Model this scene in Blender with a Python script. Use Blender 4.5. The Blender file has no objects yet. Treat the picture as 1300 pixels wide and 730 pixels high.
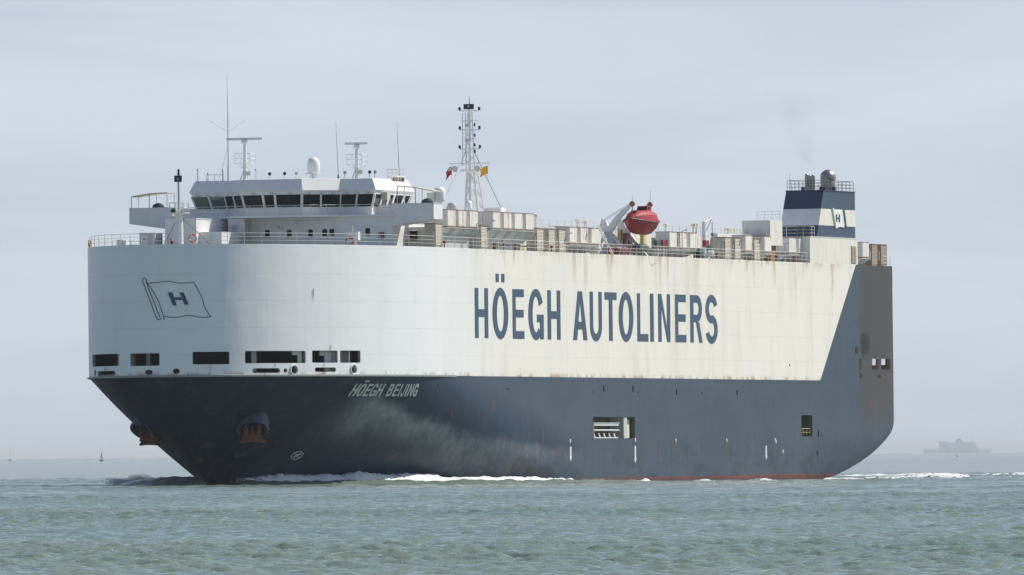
import bpy, bmesh, math, random
import numpy as np
from mathutils import Vector, Matrix
from mathutils.bvhtree import BVHTree
R = math.radians
random.seed(7)
rng = np.random.default_rng(7)
scene = bpy.context.scene
COL = scene.collection
# ---------------------------------------------------------------- camera
TH, FPX, CDIST, CH = R(18.1), 16490.0, 1296.0, 2.64
d0 = np.array([-math.cos(TH), -math.sin(TH), 0.0])
r0 = np.array([-math.sin(TH), math.cos(TH), 0.0])
CAM = np.array([0, 16.13, 0]) - CDIST*d0 - ((557-650)/FPX*CDIST)*r0
CAM[2] = CH
PIT, ROLL = math.atan(212.8/FPX), 0.006
zz = np.array([0, 0, 1.0])
fw = d0*math.cos(PIT) + zz*math.sin(PIT)
u0 = zz*math.cos(PIT) - d0*math.sin(PIT)
rt = r0*math.cos(ROLL) - u0*math.sin(ROLL)
up = u0*math.cos(ROLL) + r0*math.sin(ROLL)
cd = bpy.data.cameras.new('camera')
cam = bpy.data.objects.new('camera', cd)
COL.objects.link(cam)
cam.matrix_world = Matrix((( rt[0], up[0], -fw[0], CAM[0]), (rt[1], up[1], -fw[1], CAM[1]),
                           (rt[2], up[2], -fw[2], CAM[2]), (0, 0, 0, 1)))
cd.sensor_width = 36
cd.lens = FPX/1300*36
cd.clip_start, cd.clip_end = 5, 400000
scene.camera = cam
# ---------------------------------------------------------------- light
SUN_AZ, SUN_EL = R(135), R(48)          # azimuth from the bow towards port, elevation
sdir = Vector((math.cos(SUN_AZ)*math.cos(SUN_EL), math.sin(SUN_AZ)*math.cos(SUN_EL), math.sin(SUN_EL)))
sl = bpy.data.lights.new('sun', 'SUN')
sl.energy, sl.angle, sl.color = 4.9, R(0.6), (1.0, 0.935, 0.83)
so = bpy.data.objects.new('sun', sl)
COL.objects.link(so)
so.rotation_euler = sdir.to_track_quat('Z', 'Y').to_euler()
so.location = (0, 0, 200)
W = bpy.data.worlds.new('World')
scene.world = W
W.use_nodes = True
nt = W.node_tree
nt.nodes.clear()
def N(t, typ, **kw):
    n = t.nodes.new(typ)
    for k, v in kw.items():
        if k.startswith('i_'):
            key = k[2:]
            n.inputs[int(key) if key.isdigit() else key].default_value = v
        else: setattr(n, k, v)
    return n
sky = N(nt, 'ShaderNodeTexSky', sky_type='NISHITA', sun_disc=False, sun_elevation=SUN_EL, altitude=0, air_density=1.0, dust_density=0.6, ozone_density=1.6)
sky.sun_rotation = math.atan2(sdir.x, sdir.y)
tc = N(nt, 'ShaderNodeTexCoord')
mp = N(nt, 'ShaderNodeMapping'); mp.inputs['Scale'].default_value = (16, 16, 110); mp.inputs['Rotation'].default_value=(0.012,0.0,0)
cn = N(nt, 'ShaderNodeTexNoise', i_Scale=1.0, i_Detail=5, i_Roughness=0.52)
cn.inputs['Distortion'].default_value = 0.4
cr = N(nt, 'ShaderNodeValToRGB')
cr.color_ramp.elements[0].position = 0.36; cr.color_ramp.elements[0].color = (5.1, 6.0, 7.15, 1)
cr.color_ramp.elements[1].position = 0.66; cr.color_ramp.elements[1].color = (6.4, 7.05, 8.0, 1)
mx = N(nt, 'ShaderNodeMix', data_type='RGBA'); 
bg = N(nt, 'ShaderNodeBackground', i_Strength=0.1)
wo = N(nt, 'ShaderNodeOutputWorld')
L = nt.links.new
L(tc.outputs['Generated'], mp.inputs[0]); L(mp.outputs[0], cn.inputs['Vector']); L(cn.outputs['Fac'], cr.inputs[0])
sz_ = N(nt, 'ShaderNodeSeparateXYZ'); L(tc.outputs['Generated'], sz_.inputs[0])
veil = N(nt, 'ShaderNodeMapRange', interpolation_type='SMOOTHSTEP'); veil.inputs[1].default_value = 0.03; veil.inputs[2].default_value = 0.20; veil.inputs[3].default_value = 0.92; veil.inputs[4].default_value = 0.03
L(sz_.outputs[2], veil.inputs[0]); L(veil.outputs[0], mx.inputs[0])   # thin cloud thickens towards the horizon
L(sky.outputs[0], mx.inputs[6]); L(cr.outputs[0], mx.inputs[7]); L(mx.outputs[2], bg.inputs[0]); L(bg.outputs[0], wo.inputs[0])
scene.view_settings.view_transform = 'Standard'
scene.view_settings.look = 'None'
scene.view_settings.exposure = 0.05
scene.view_settings.gamma = 1.0
scene.cycles.use_denoising = True
scene.cycles.max_bounces = 6
# ---------------------------------------------------------------- ship frame: +X bow, +Y port, Z up from the design waterline
HEEL, SEA = 0.005, -0.2
PIV = np.array([0, 16.13, 0])
_c, _s = math.cos(HEEL), math.sin(HEEL)
RX = np.array([[1, 0, 0], [0, _c, -_s], [0, _s, _c]])
CS = RX.T @ (CAM-PIV) + PIV
def ray(x, y): return fw + rt*(x-650)/FPX + up*(365-y)/FPX
def at(x, y, axis, val):                 # point of a ship-frame plane that the picture shows at x, y
    v = RX.T @ ray(x, y)
    return CS + v*((val-CS[axis])/v[axis])
def port(x, y, v=16.13): return at(x, y, 1, v)
def atw(x, y, z=SEA):                    # point of the sea surface
    v = ray(x, y); return CAM + v*((z-CAM[2])/v[2])
def world(p): return RX @ (np.array(p, float)-PIV) + PIV
# ---------------------------------------------------------------- materials
def ramp(t, src, p0, p1, c0=0.0, c1=1.0):
    m = N(t, 'ShaderNodeMapRange', interpolation_type='SMOOTHSTEP'); m.inputs[1].default_value = p0; m.inputs[2].default_value = p1
    m.inputs[3].default_value = c0; m.inputs[4].default_value = c1
    t.links.new(src, m.inputs[0]); return m.outputs[0]
def lin(t, src, p0, p1, c0=0.0, c1=1.0):
    m = N(t, 'ShaderNodeMapRange'); m.inputs[1].default_value = p0; m.inputs[2].default_value = p1
    m.inputs[3].default_value = c0; m.inputs[4].default_value = c1
    t.links.new(src, m.inputs[0]); return m.outputs[0]
def mth(t, op, a, b=None, clamp=False):
    m = N(t, 'ShaderNodeMath', operation=op); m.use_clamp = clamp
    for i, v in enumerate((a, b)):
        if v is None: continue
        if isinstance(v, (int, float)): m.inputs[i].default_value = v
        else: t.links.new(v, m.inputs[i])
    return m.outputs[0]
def mixc(t, fac, a, b, mode='MIX'):
    m = N(t, 'ShaderNodeMix', data_type='RGBA', blend_type=mode)
    for i, v in ((0, fac), (6, a), (7, b)):
        if isinstance(v, (int, float)): m.inputs[i].default_value = v
        elif isinstance(v, tuple): m.inputs[i].default_value = v if len(v) == 4 else (*v, 1)
        else: t.links.new(v, m.inputs[i])
    return m.outputs[2]
def noise(t, vec, scale=(1, 1, 1), s=1.0, detail=4, rough=0.55, dist=0.0, rot=(0, 0, 0), loc=(0, 0, 0)):
    m = N(t, 'ShaderNodeMapping'); m.inputs['Scale'].default_value = scale; m.inputs['Rotation'].default_value = rot; m.inputs['Location'].default_value = loc
    t.links.new(vec, m.inputs[0])
    n = N(t, 'ShaderNodeTexNoise', i_Scale=s, i_Detail=detail, i_Roughness=rough, i_Distortion=dist)
    t.links.new(m.outputs[0], n.inputs['Vector']); return n.outputs['Fac']
def newmat(name):
    m = bpy.data.materials.new(name); m.use_nodes = True
    t = m.node_tree
    return m, t, t.nodes['Principled BSDF']
def paint(name, col, rough=0.5, dirt=0.18, rust=0.0, dirtcol=(0.30, 0.25, 0.18), metal=0.0, rustcol=(0.30, 0.13, 0.045)):
    m, t, b = newmat(name)
    va = N(t, 'ShaderNodeVectorMath', operation='ADD')
    t.links.new(N(t, 'ShaderNodeTexCoord').outputs['Object'], va.inputs[0])
    t.links.new(mth(t, 'MULTIPLY', N(t, 'ShaderNodeObjectInfo').outputs['Random'], 57.0), va.inputs[1])
    ob = va.outputs[0]
    c = (*col, 1)
    n1 = noise(t, ob, (1.1, 1.1, 0.16), 1.0, 5, 0.6)
    c = mixc(t, ramp(t, n1, 0.42, 0.72, 0, dirt), c, tuple(col[i]*0.55+dirtcol[i]*0.45 for i in range(3)))
    n2 = noise(t, ob, (1, 1, 1), 0.35, 4)
    c = mixc(t, ramp(t, n2, 0.3, 0.7, 0, 0.22), c, tuple(v*0.82 for v in col))
    if rust > 0:
        n3 = noise(t, ob, (2.3, 2.3, 0.22), 1.0, 6, 0.65)
        n4 = noise(t, ob, (1, 1, 1), 0.9, 3)
        k = mth(t, 'MULTIPLY', ramp(t, n3, 0.60-0.13*rust, 0.78-0.12*rust), ramp(t, n4, 0.42-0.06*rust, 0.62-0.06*rust))
        c = mixc(t, mth(t, 'MULTIPLY', k, 0.85), c, rustcol)
    t.links.new(c, b.inputs['Base Color'])
    b.inputs['Metallic'].default_value = metal
    t.links.new(lin(t, n1, 0.3, 0.7, rough-0.06, rough+0.1), b.inputs['Roughness'])
    return m
M = {}
M['white'] = paint('white_paint', (0.78, 0.785, 0.78), 0.42, 0.25)
M['white_rusty'] = paint('white_paint_rusted', (0.77, 0.775, 0.775), 0.5, 0.25, 0.75, rustcol=(0.34, 0.17, 0.07))
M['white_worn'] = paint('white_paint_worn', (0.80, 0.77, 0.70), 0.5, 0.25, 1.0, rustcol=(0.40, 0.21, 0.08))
M['cream'] = paint('cream_paint', (0.77, 0.745, 0.67), 0.5, 0.5, 0.35)
M['tan'] = paint('tan_louvre_paint', (0.58, 0.53, 0.45), 0.6, 0.4, 0.25)
M['brown'] = paint('brown_louvre_paint', (0.36, 0.285, 0.22), 0.6, 0.4, 0.6)
M['grey'] = paint('grey_paint', (0.52, 0.53, 0.53), 0.5, 0.3, 0.25)
M['rail'] = paint('rail_paint', (0.66, 0.645, 0.60), 0.5, 0.3, 0.3)
M['railyellow'] = paint('rail_yellow_paint', (0.55, 0.44, 0.16), 0.5, 0.3, 0.2)
M['darkrail'] = paint('rail_dark_paint', (0.07, 0.08, 0.10), 0.5, 0.2)
M['rust'] = paint('rusty_steel', (0.26, 0.14, 0.07), 0.8, 0.4, 0.5)
M['anchor'] = paint('anchor_rust', (0.19, 0.07, 0.027), 0.85, 0.4, 0.3)
M['black'] = paint('black_paint', (0.018, 0.018, 0.02), 0.5, 0.05)
M['navy'] = paint('navy_paint', (0.024, 0.055, 0.100), 0.45, 0.08)
M['letter'] = paint('letter_navy', (0.030, 0.068, 0.125), 0.5, 0.1)
M['pale_letter'] = paint('letter_pale_grey', (0.60, 0.65, 0.62), 0.6, 0.2)
M['grey_mark'] = paint('worn_mark_grey', (0.10, 0.115, 0.13), 0.7, 0.2)
M['red'] = paint('lifeboat_red', (0.36, 0.014, 0.026), 0.55, 0.12)
M['darkred'] = paint('maroon_paint', (0.22, 0.015, 0.025), 0.45, 0.15)
M['orange'] = paint('lifebuoy_red', (0.55, 0.06, 0.02), 0.5, 0.1)
M['buoywhite'] = paint('reflective_white', (0.8, 0.8, 0.78), 0.4, 0.05)
M['green'] = paint('green_canvas', (0.012, 0.07, 0.055), 0.85, 0.2)
M['canvas'] = paint('cream_canvas', (0.62, 0.56, 0.42), 0.85, 0.2)
M['flagred'] = paint('red_bunting', (0.42, 0.02, 0.035), 0.9, 0.05)
M['flagyellow'] = paint('yellow_bunting', (0.72, 0.42, 0.02), 0.9, 0.05)
M['deckgreen'] = paint('deck_paint', (0.30, 0.32, 0.30), 0.7, 0.4, 0.4)
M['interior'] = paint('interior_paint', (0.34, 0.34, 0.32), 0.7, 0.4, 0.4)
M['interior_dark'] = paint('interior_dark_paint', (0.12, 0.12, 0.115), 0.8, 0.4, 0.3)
M['steel'] = paint('stainless_steel', (0.36, 0.34, 0.32), 0.38, 0.5, metal=0.95)
M['hatch_grey'] = paint('hull_fitting_paint', (0.055, 0.075, 0.105), 0.5, 0.15)
M['strake'] = paint('strake_paint', (0.27, 0.33, 0.30), 0.6, 0.5, 0.6)
M['ferry'] = paint('ferry_white_hazed', (0.80, 0.84, 0.94), 0.6, 0.1)  # ferry paints lightened and blued, distance haze mixed into them
M['ferry_hull'] = paint('ferry_blue_hazed', (0.68, 0.72, 0.82), 0.6, 0.1)
M['far_dark'] = paint('far_dark_hazed', (0.13, 0.14, 0.18), 0.6, 0.1)  # dark tone lifted towards blue, haze of distance mixed in
M['ferry_dark_hazed'] = paint('ferry_dark_hazed', (0.50, 0.54, 0.68), 0.6, 0.1)
M['sail'] = paint('sailcloth', (0.55, 0.55, 0.52), 0.9, 0.05)
M['buoyyellow'] = paint('buoy_yellow', (0.75, 0.42, 0.04), 0.6, 0.05)
M['glass'], t, b = newmat('dark_glass')
b.inputs['Base Color'].default_value = (0.007, 0.009, 0.011, 1); b.inputs['Roughness'].default_value = 0.06; b.inputs['IOR'].default_value = 1.45; b.inputs['Specular IOR Level'].default_value = 0.12
M['glass_green'], t, b = newmat('green_glass')
b.inputs['Base Color'].default_value = (0.05, 0.11, 0.10, 1); b.inputs['Roughness'].default_value = 0.08

def hull_material():
    m, t, b = newmat('hull_paint')
    ob = N(t, 'ShaderNodeTexCoord').outputs['Object']
    sp = N(t, 'ShaderNodeSeparateXYZ'); t.links.new(ob, sp.inputs[0])
    X, Y, Z = sp.outputs
    # --- zones
    diag = mth(t, 'SUBTRACT', X, lin(t, Z, 10.62, 23.45, -132.1, -146.2))        # dark aft of a slanting line
    m_dark = mth(t, 'MAXIMUM', lin(t, Z, 10.60, 10.64, 1, 0), lin(t, diag, -0.03, 0.03, 1, 0))
    boot = lin(t, mth(t, 'SUBTRACT', Z, lin(t, X, -120, -36, 0.40, 0.14)), -0.03, 0.03, 1, 0)
    # --- white topsides
    st1 = noise(t, ob, (0.42, 0.42, 0.05), 1.0, 6, 0.68, dist=0.4)
    st2 = noise(t, ob, (0.16, 0.16, 0.05), 1.0, 4, 0.55)
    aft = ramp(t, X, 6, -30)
    w = mixc(t, mth(t, 'MULTIPLY', aft, 0.8), (0.81, 0.82, 0.83), (0.80, 0.765, 0.665))  # forward white tinted slightly blue, shade on the bow painted in
    w = mixc(t, mth(t, 'MULTIPLY', ramp(t, st1, 0.46, 0.72), mth(t, 'ADD', mth(t, 'MULTIPLY', aft, 0.30), 0.10)), w, (0.60, 0.52, 0.38))
    w = mixc(t, ramp(t, st2, 0.40, 0.75, 0, 0.16), w, (0.62, 0.64, 0.66))
    top = ramp(t, Z, 17.5, 23.4)
    rs = noise(t, ob, (0.55, 0.55, 0.06), 1.0, 7, 0.74, loc=(3, 0, 0))
    rl = noise(t, ob, (0.13, 0.13, 0.02), 1.0, 4, 0.7, loc=(7, 0, 0))
    m_ = N(t, 'ShaderNodeMapRange'); m_.inputs[1].default_value = 0.0; m_.inputs[3].default_value = 1.0; m_.inputs[4].default_value = 0.0
    t.links.new(mth(t, 'SUBTRACT', 23.45, Z), m_.inputs[0]); t.links.new(mth(t, 'ADD', mth(t, 'MULTIPLY', ramp(t, rl, 0.38, 0.68), 7.0), 0.6), m_.inputs[2])
    rk = mth(t, 'MULTIPLY', ramp(t, rs, 0.46, 0.66), mth(t, 'MULTIPLY', m_.outputs[0], ramp(t, X, -2, -22)))
    w = mixc(t, mth(t, 'MULTIPLY', rk, 0.75), w, (0.40, 0.21, 0.075))
    rs2 = noise(t, ob, (1.3, 1.3, 0.07), 1.0, 6, 0.7, loc=(11, 0, 5))
    w = mixc(t, mth(t, 'MULTIPLY', mth(t, 'MULTIPLY', ramp(t, rs2, 0.62, 0.76), ramp(t, X, 30, -14)), 0.45), w, (0.46, 0.25, 0.09))
    low = ramp(t, Z, 11.2, 10.6)
    rs3 = noise(t, ob, (0.7, 0.7, 0.5), 1.0, 5, 0.7, loc=(1, 4, 0))
    w = mixc(t, mth(t, 'MULTIPLY', mth(t, 'MULTIPLY', ramp(t, rs3, 0.46, 0.62), low), 0.8), w, (0.36, 0.17, 0.06))
    # --- dark lower hull
    dn = noise(t, ob, (0.10, 0.10, 0.16), 1.0, 6, 0.62)
    ds = noise(t, ob, (0.8, 0.8, 0.06), 1.0, 5, 0.6, loc=(5, 2, 0))
    d = mixc(t, ramp(t, dn, 0.3, 0.72), (0.057, 0.083, 0.116), (0.072, 0.099, 0.133))
    # darker colour round the bow, ending on a slanting line
    fx = mth(t, 'SUBTRACT', X, lin(t, Z, 10.6, 3.0, -2.0, -42.0)); fx = mth(t, 'ADD', fx, mth(t, 'MULTIPLY', mth(t, 'SUBTRACT', dn, 0.5), 22.0))
    d = mixc(t, mth(t, 'MULTIPLY', ramp(t, fx, -14, 7), 0.92), d, (0.021, 0.043, 0.074))
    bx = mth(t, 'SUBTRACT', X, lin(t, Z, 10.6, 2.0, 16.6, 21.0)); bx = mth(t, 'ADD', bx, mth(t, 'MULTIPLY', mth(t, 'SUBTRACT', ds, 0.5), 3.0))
    d = mixc(t, mth(t, 'MULTIPLY', ramp(t, bx, -1.2, 1.0), 0.85), d, (0.011, 0.026, 0.048))  # near-black forward end, the flare's shade painted into the hull colour
    d = mixc(t, ramp(t, ds, 0.45, 0.75, 0, 0.35), d, (0.072, 0.085, 0.102))
    # pale scoured band where spray runs back from the bow
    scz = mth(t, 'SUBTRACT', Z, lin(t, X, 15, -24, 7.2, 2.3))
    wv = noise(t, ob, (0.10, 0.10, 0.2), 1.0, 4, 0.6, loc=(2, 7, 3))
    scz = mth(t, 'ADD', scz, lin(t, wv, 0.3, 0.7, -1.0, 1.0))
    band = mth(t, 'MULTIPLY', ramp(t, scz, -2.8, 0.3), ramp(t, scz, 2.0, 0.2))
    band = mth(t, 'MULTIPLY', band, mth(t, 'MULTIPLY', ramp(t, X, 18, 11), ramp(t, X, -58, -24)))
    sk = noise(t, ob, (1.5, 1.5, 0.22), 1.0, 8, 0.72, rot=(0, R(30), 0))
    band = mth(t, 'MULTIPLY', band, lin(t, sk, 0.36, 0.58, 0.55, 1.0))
    d = mixc(t, mth(t, 'MULTIPLY', band, 0.85), d, mixc(t, ramp(t, X, -30, 8), (0.165, 0.187, 0.218), (0.33, 0.365, 0.41)))  # band painted paler towards the bow to make up for the shade there
    # scuffs and rust low down
    lowz = ramp(t, Z, 5.0, 0.5)
    sc = noise(t, ob, (0.22, 0.22, 0.55), 1.0, 7, 0.72, loc=(8, 1, 2))
    d = mixc(t, mth(t, 'MULTIPLY', mth(t, 'MULTIPLY', ramp(t, sc, 0.46, 0.64), lowz), 0.7), d, (0.035, 0.045, 0.055))
    sc2 = noise(t, ob, (0.5, 0.5, 0.22), 1.0, 7, 0.74, loc=(4, 3, 9))
    d = mixc(t, mth(t, 'MULTIPLY', mth(t, 'MULTIPLY', ramp(t, sc2, 0.55, 0.70), ramp(t, Z, 8.0, 2.5)), 0.65), d, (0.17, 0.11, 0.065))
    # brown soot and dirt on the stern quarter
    sn = noise(t, ob, (0.5, 0.5, 0.025), 1.0, 5, 0.6, loc=(0, 3, 0))
    stern = mth(t, 'MULTIPLY', ramp(t, X, -146.6, -148.4), ramp(t, Z, 3.0, 9.0))
    d = mixc(t, mth(t, 'MULTIPLY', stern, lin(t, sn, 0.3, 0.7, 0.5, 0.95)), d, (0.078, 0.066, 0.054))
    sx = mth(t, 'MULTIPLY', mth(t, 'ADD', X, 149.6), 0.36); sz = mth(t, 'MULTIPLY', mth(t, 'SUBTRACT', Z, 14.7), 0.62)
    soot = ramp(t, mth(t, 'ADD', mth(t, 'ADD', mth(t, 'MULTIPLY', sx, sx), mth(t, 'MULTIPLY', sz, sz)), mth(t, 'MULTIPLY', mth(t, 'SUBTRACT', noise(t, ob, (0.5, 0.5, 0.3), 1.0, 5, 0.65), 0.5), 2.4)), 1.0, 0.1)
    d = mixc(t, mth(t, 'MULTIPLY', soot, 0.85), d, (0.02, 0.02, 0.022))
    bt = mixc(t, ramp(t, dn, 0.3, 0.7), (0.12, 0.045, 0.042), (0.20, 0.075, 0.068))
    d = mixc(t, boot, d, bt)
    wet = ramp(t, mth(t, 'ADD', Z, mth(t, 'MULTIPLY', sc, 0.5)), 0.55, 0.1)
    d = mixc(t, mth(t, 'MULTIPLY', wet, 0.45), d, (0.03, 0.025, 0.025))
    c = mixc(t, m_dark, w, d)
    # --- plate seams
    seams = None
    for src, per in ((Z, 2.62), (X, 9.3)):
        f = mth(t, 'ABSOLUTE', mth(t, 'SUBTRACT', mth(t, 'FRACT', mth(t, 'DIVIDE', mth(t, 'ADD', src, 400.0), per)), 0.5))
        k = lin(t, f, 0.0, 0.04/per, 1, 0)
        seams = k if seams is None else mth(t, 'MAXIMUM', seams, k)
    c = mixc(t, mth(t, 'MULTIPLY', seams, lin(t, m_dark, 0, 1, 0.20, 0.07)), c, (0.27, 0.25, 0.22))
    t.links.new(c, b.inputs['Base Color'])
    t.links.new(lin(t, m_dark, 0, 1, 0.42, 0.5), b.inputs['Roughness'])
    t.links.new(lin(t, m_dark, 0, 1, 0.4, 0.10), b.inputs['Specular IOR Level'])
    un = mth(t, 'ADD', noise(t, ob, (0.32, 0.32, 0.38), 1.0, 2, 0.4), mth(t, 'MULTIPLY', noise(t, ob, (1.1, 1.1, 0.12), 1.0, 2, 0.5), 0.35))
    h = mth(t, 'ADD', mth(t, 'MULTIPLY', un, 0.26), mth(t, 'MULTIPLY', seams, -0.02))
    bp = N(t, 'ShaderNodeBump', i_Strength=0.5, i_Distance=0.35)
    t.links.new(h, bp.inputs['Height']); t.links.new(bp.outputs[0], b.inputs['Normal'])
    return m
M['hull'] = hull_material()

# ---------------------------------------------------------------- mesh helpers
class MB:
    def __init__(s): s.v, s.f, s.n = [], [], 0
    def add(s, vs, fs):
        s.v.extend([tuple(float(c) for c in p) for p in vs]); s.f.extend([tuple(i+s.n for i in f) for f in fs]); s.n += len(vs); return s
    def box(s, x0, x1, y0, y1, z0, z1):
        return s.add([(x0,y0,z0),(x1,y0,z0),(x1,y1,z0),(x0,y1,z0),(x0,y0,z1),(x1,y0,z1),(x1,y1,z1),(x0,y1,z1)],
                     [(3,2,1,0),(4,5,6,7),(0,1,5,4),(1,2,6,5),(2,3,7,6),(3,0,4,7)])
    def tube(s, a, b, r, r2=None, n=6):
        a, b = Vector(a), Vector(b); r2 = r if r2 is None else r2
        d = (b-a)
        if d.length < 1e-6: return s
        q = d.to_track_quat('Z', 'Y'); vs = []
        for p, rr in ((a, r), (b, r2)):
            for k in range(n):
                w = 2*math.pi*k/n; vs.append(p + q @ Vector((rr*math.cos(w), rr*math.sin(w), 0)))
        fs = [(k, (k+1) % n, n+(k+1) % n, n+k) for k in range(n)] + [tuple(range(n-1, -1, -1)), tuple(range(n, 2*n))]
        return s.add(vs, fs)
    def path(s, pts, r, n=6):
        for a, b in zip(pts[:-1], pts[1:]): s.tube(a, b, r, n=n)
        return s
    def prism(s, pts, ext):
        pts = [Vector(p) for p in pts]; e = Vector(ext); n = len(pts)
        return s.add(pts+[p+e for p in pts], [tuple(range(n-1, -1, -1)), tuple(range(n, 2*n))]+[(k, (k+1) % n, n+(k+1) % n, n+k) for k in range(n)])
    def lathe(s, c, prof, n=16, axis=(0, 0, 1)):
        q = Vector(axis).to_track_quat('Z', 'Y'); c = Vector(c); vs, fs = [], []
        for (r, h) in prof:
            for k in range(n):
                w = 2*math.pi*k/n; vs.append(c + q @ Vector((max(r, 1e-4)*math.cos(w), max(r, 1e-4)*math.sin(w), h)))
        for i in range(len(prof)-1):
            for k in range(n): fs.append((i*n+k, i*n+(k+1) % n, (i+1)*n+(k+1) % n, (i+1)*n+k))
        fs += [tuple(range(n-1, -1, -1)), tuple(range((len(prof)-1)*n, len(prof)*n))]
        return s.add(vs, fs)
    def torus(s, c, R1, r, axis, n=20, m=8, a0=0, a1=2*math.pi):
        q = Vector(axis).to_track_quat('Z', 'Y'); c = Vector(c); vs, fs = [], []
        full = abs(a1-a0-2*math.pi) < 1e-6; nn = n if full else n+1
        for i in range(nn):
            u = a0+(a1-a0)*i/n
            for j in range(m):
                w = 2*math.pi*j/m
                vs.append(c + q @ Vector(((R1+r*math.cos(w))*math.cos(u), (R1+r*math.cos(w))*math.sin(u), r*math.sin(w))))
        for i in range(n if full else n):
            i2 = (i+1) % nn
            for j in range(m): fs.append((i*m+j, i2*m+j, i2*m+(j+1) % m, i*m+(j+1) % m))
        return s.add(vs, fs)
    def loft(s, rings, closed=True, cap=True):
        n = len(rings[0]); vs = [p for r in rings for p in r]; fs = []
        for i in range(len(rings)-1):
            for k in range(n if closed else n-1): fs.append((i*n+k, i*n+(k+1) % n, (i+1)*n+(k+1) % n, (i+1)*n+k))
        if cap: fs += [tuple(range(n-1, -1, -1)), tuple(range((len(rings)-1)*n, len(rings)*n))]
        return s.add(vs, fs)
    def mesh(s, name, mat, smooth=None):
        me = bpy.data.meshes.new(name); me.from_pydata(s.v, [], s.f)
        bm = bmesh.new(); bm.from_mesh(me); bmesh.ops.recalc_face_normals(bm, faces=bm.faces)
        if smooth is not None:
            for f in bm.faces: f.smooth = True
            for e in bm.edges:
                if len(e.link_faces) == 2 and e.calc_face_angle(0) > R(smooth): e.smooth = False
                if name == 'hull' and abs(e.verts[0].co.z-10.62) < .01 and abs(e.verts[1].co.z-10.62) < .01: e.smooth = False
        bm.to_mesh(me); bm.free(); me.update()
        if mat: me.materials.append(M[mat] if isinstance(mat, str) else mat)
        return me
    def build(s, name, mat, parent=None, smooth=None, loc=None, label=None):
        return link(name, s.mesh(name, mat, smooth), parent, loc, label)
def link(name, me, parent=None, loc=None, label=None):
    o = bpy.data.objects.new(name, me); COL.objects.link(o)
    if parent: o.parent = parent
    if loc is not None: o.location = [float(v) for v in loc]
    if label: o['label'] = label
    return o
def empty(name, loc=(0, 0, 0)):
    o = bpy.data.objects.new(name, None); COL.objects.link(o); o.location = [float(v) for v in loc]; return o
def tag(o, label, cat, group=None):
    o['label'] = label; o['category'] = cat
    if group: o['group'] = group
    return o
def kind(o, k): o['kind'] = k; return o
def on_ship(name, p, label, cat, group=None):      # a loose thing carried by the ship: an Empty at its base, tilted with the ship
    o = empty(name, world(p)); o.rotation_euler = (HEEL, 0, 0); return tag(o, label, cat, group)
def copy_tree(o, parent=None):
    c = o.copy(); COL.objects.link(c)
    if parent: c.parent = parent
    for ch in list(o.children): copy_tree(ch, c)
    return c

# ================================================================= SHIP
ship = empty('car_carrier_ship', PIV - RX @ PIV)
ship.rotation_euler = (HEEL, 0, 0)
tag(ship, 'huge white and dark blue-grey car carrier under way with rust streaks along its side', 'ship')
ZK, ZD, HB, XS = 10.62, 23.45, 16.13, -160.8
PAR = (14.83, 1.452, 39.95, 0.452, 0.946, 0.693)
STERN = [(-3.0, -112), (-0.6, -131.5), (-0.2, -137.0), (0.4, -142.5), (1.2, -147.8), (2.3, -152.5), (3.6, -156.6), (4.9, -159.7), (5.7, -160.6), (6.3, XS)]
def stern_x(z): return float(np.interp(z, [a for a, _ in STERN], [b for _, b in STERN]))
def half_outline(z, nb=56, ns=46):
    a, bx, c, e1, e2, g = PAR
    u = max(0.0, min(1.25, (ZK-z)/(ZK+0.2)))
    Xb, X0, p, q = 38-a*u**bx, -2-c*u, 2-e1*u, 2-e2*u**g
    t = np.linspace(0, np.pi/2, nb)
    t = t**1.0
    xs = X0+(Xb-X0)*np.cos(t)**(2/p); ys = HB*np.sin(t)**(2/q)
    xe = stern_x(z)
    r = 0.45
    xa = np.linspace(X0, xe+r, ns)[1:]
    ya = np.full(len(xa), HB)
    k = np.linspace(0, np.pi/2, 6)[1:]
    xc = xe+r-r*np.sin(k); yc = HB-r+r*np.cos(k)
    xs = np.r_[xs, xa, xc]; ys = np.r_[ys, ya, yc]
    # bilge and run: narrower low down towards the stern
    tuck = np.clip((5.2-z)/5.4, 0, 1.4)**2*np.clip((-118-xs)/40, 0, 1)**1.3*2.2
    return xs, np.maximum(ys - tuck*(ys/HB), 0)
def outline(z):
    x, y = half_outline(z)
    P = [(x[i], y[i], z) for i in range(len(x))]
    return P[::-1] + [(a, -b, c) for a, b, c in P[1:]]           # port stern -> bow -> starboard stern
levels = [-2.6, -1.2, -0.4, 0.2, 0.9, 1.7, 2.5, 3.3, 4.2, 5.0, 5.7, 6.3, 7.1, 7.9, 8.7, 9.5, 10.1, ZK, 13.8, 17.0, 20.2, ZD]
hb = MB(); hb.loft([outline(z) for z in levels])
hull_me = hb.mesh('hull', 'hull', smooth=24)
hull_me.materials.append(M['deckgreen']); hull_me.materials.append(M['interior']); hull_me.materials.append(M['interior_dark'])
for p in hull_me.polygons:
    if p.normal.z > 0.95 and p.center.z > ZD-0.1: p.material_index = 1
_bm = bmesh.new(); _bm.from_mesh(hull_me); bmesh.ops.triangulate(_bm, faces=_bm.faces[:]); BVH = BVHTree.FromBMesh(_bm); _bm.free()
def hit(x, y):                            # point and outward normal on the hull shell seen at picture x, y
    v = Vector(RX.T @ ray(x, y)).normalized()
    p, n, i, dist = BVH.ray_cast(Vector(CS), v)
    if p is None: return None, None
    if n.dot(v) > 0: n = -n
    return p, n
hull = link('hull', hull_me, ship)
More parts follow.
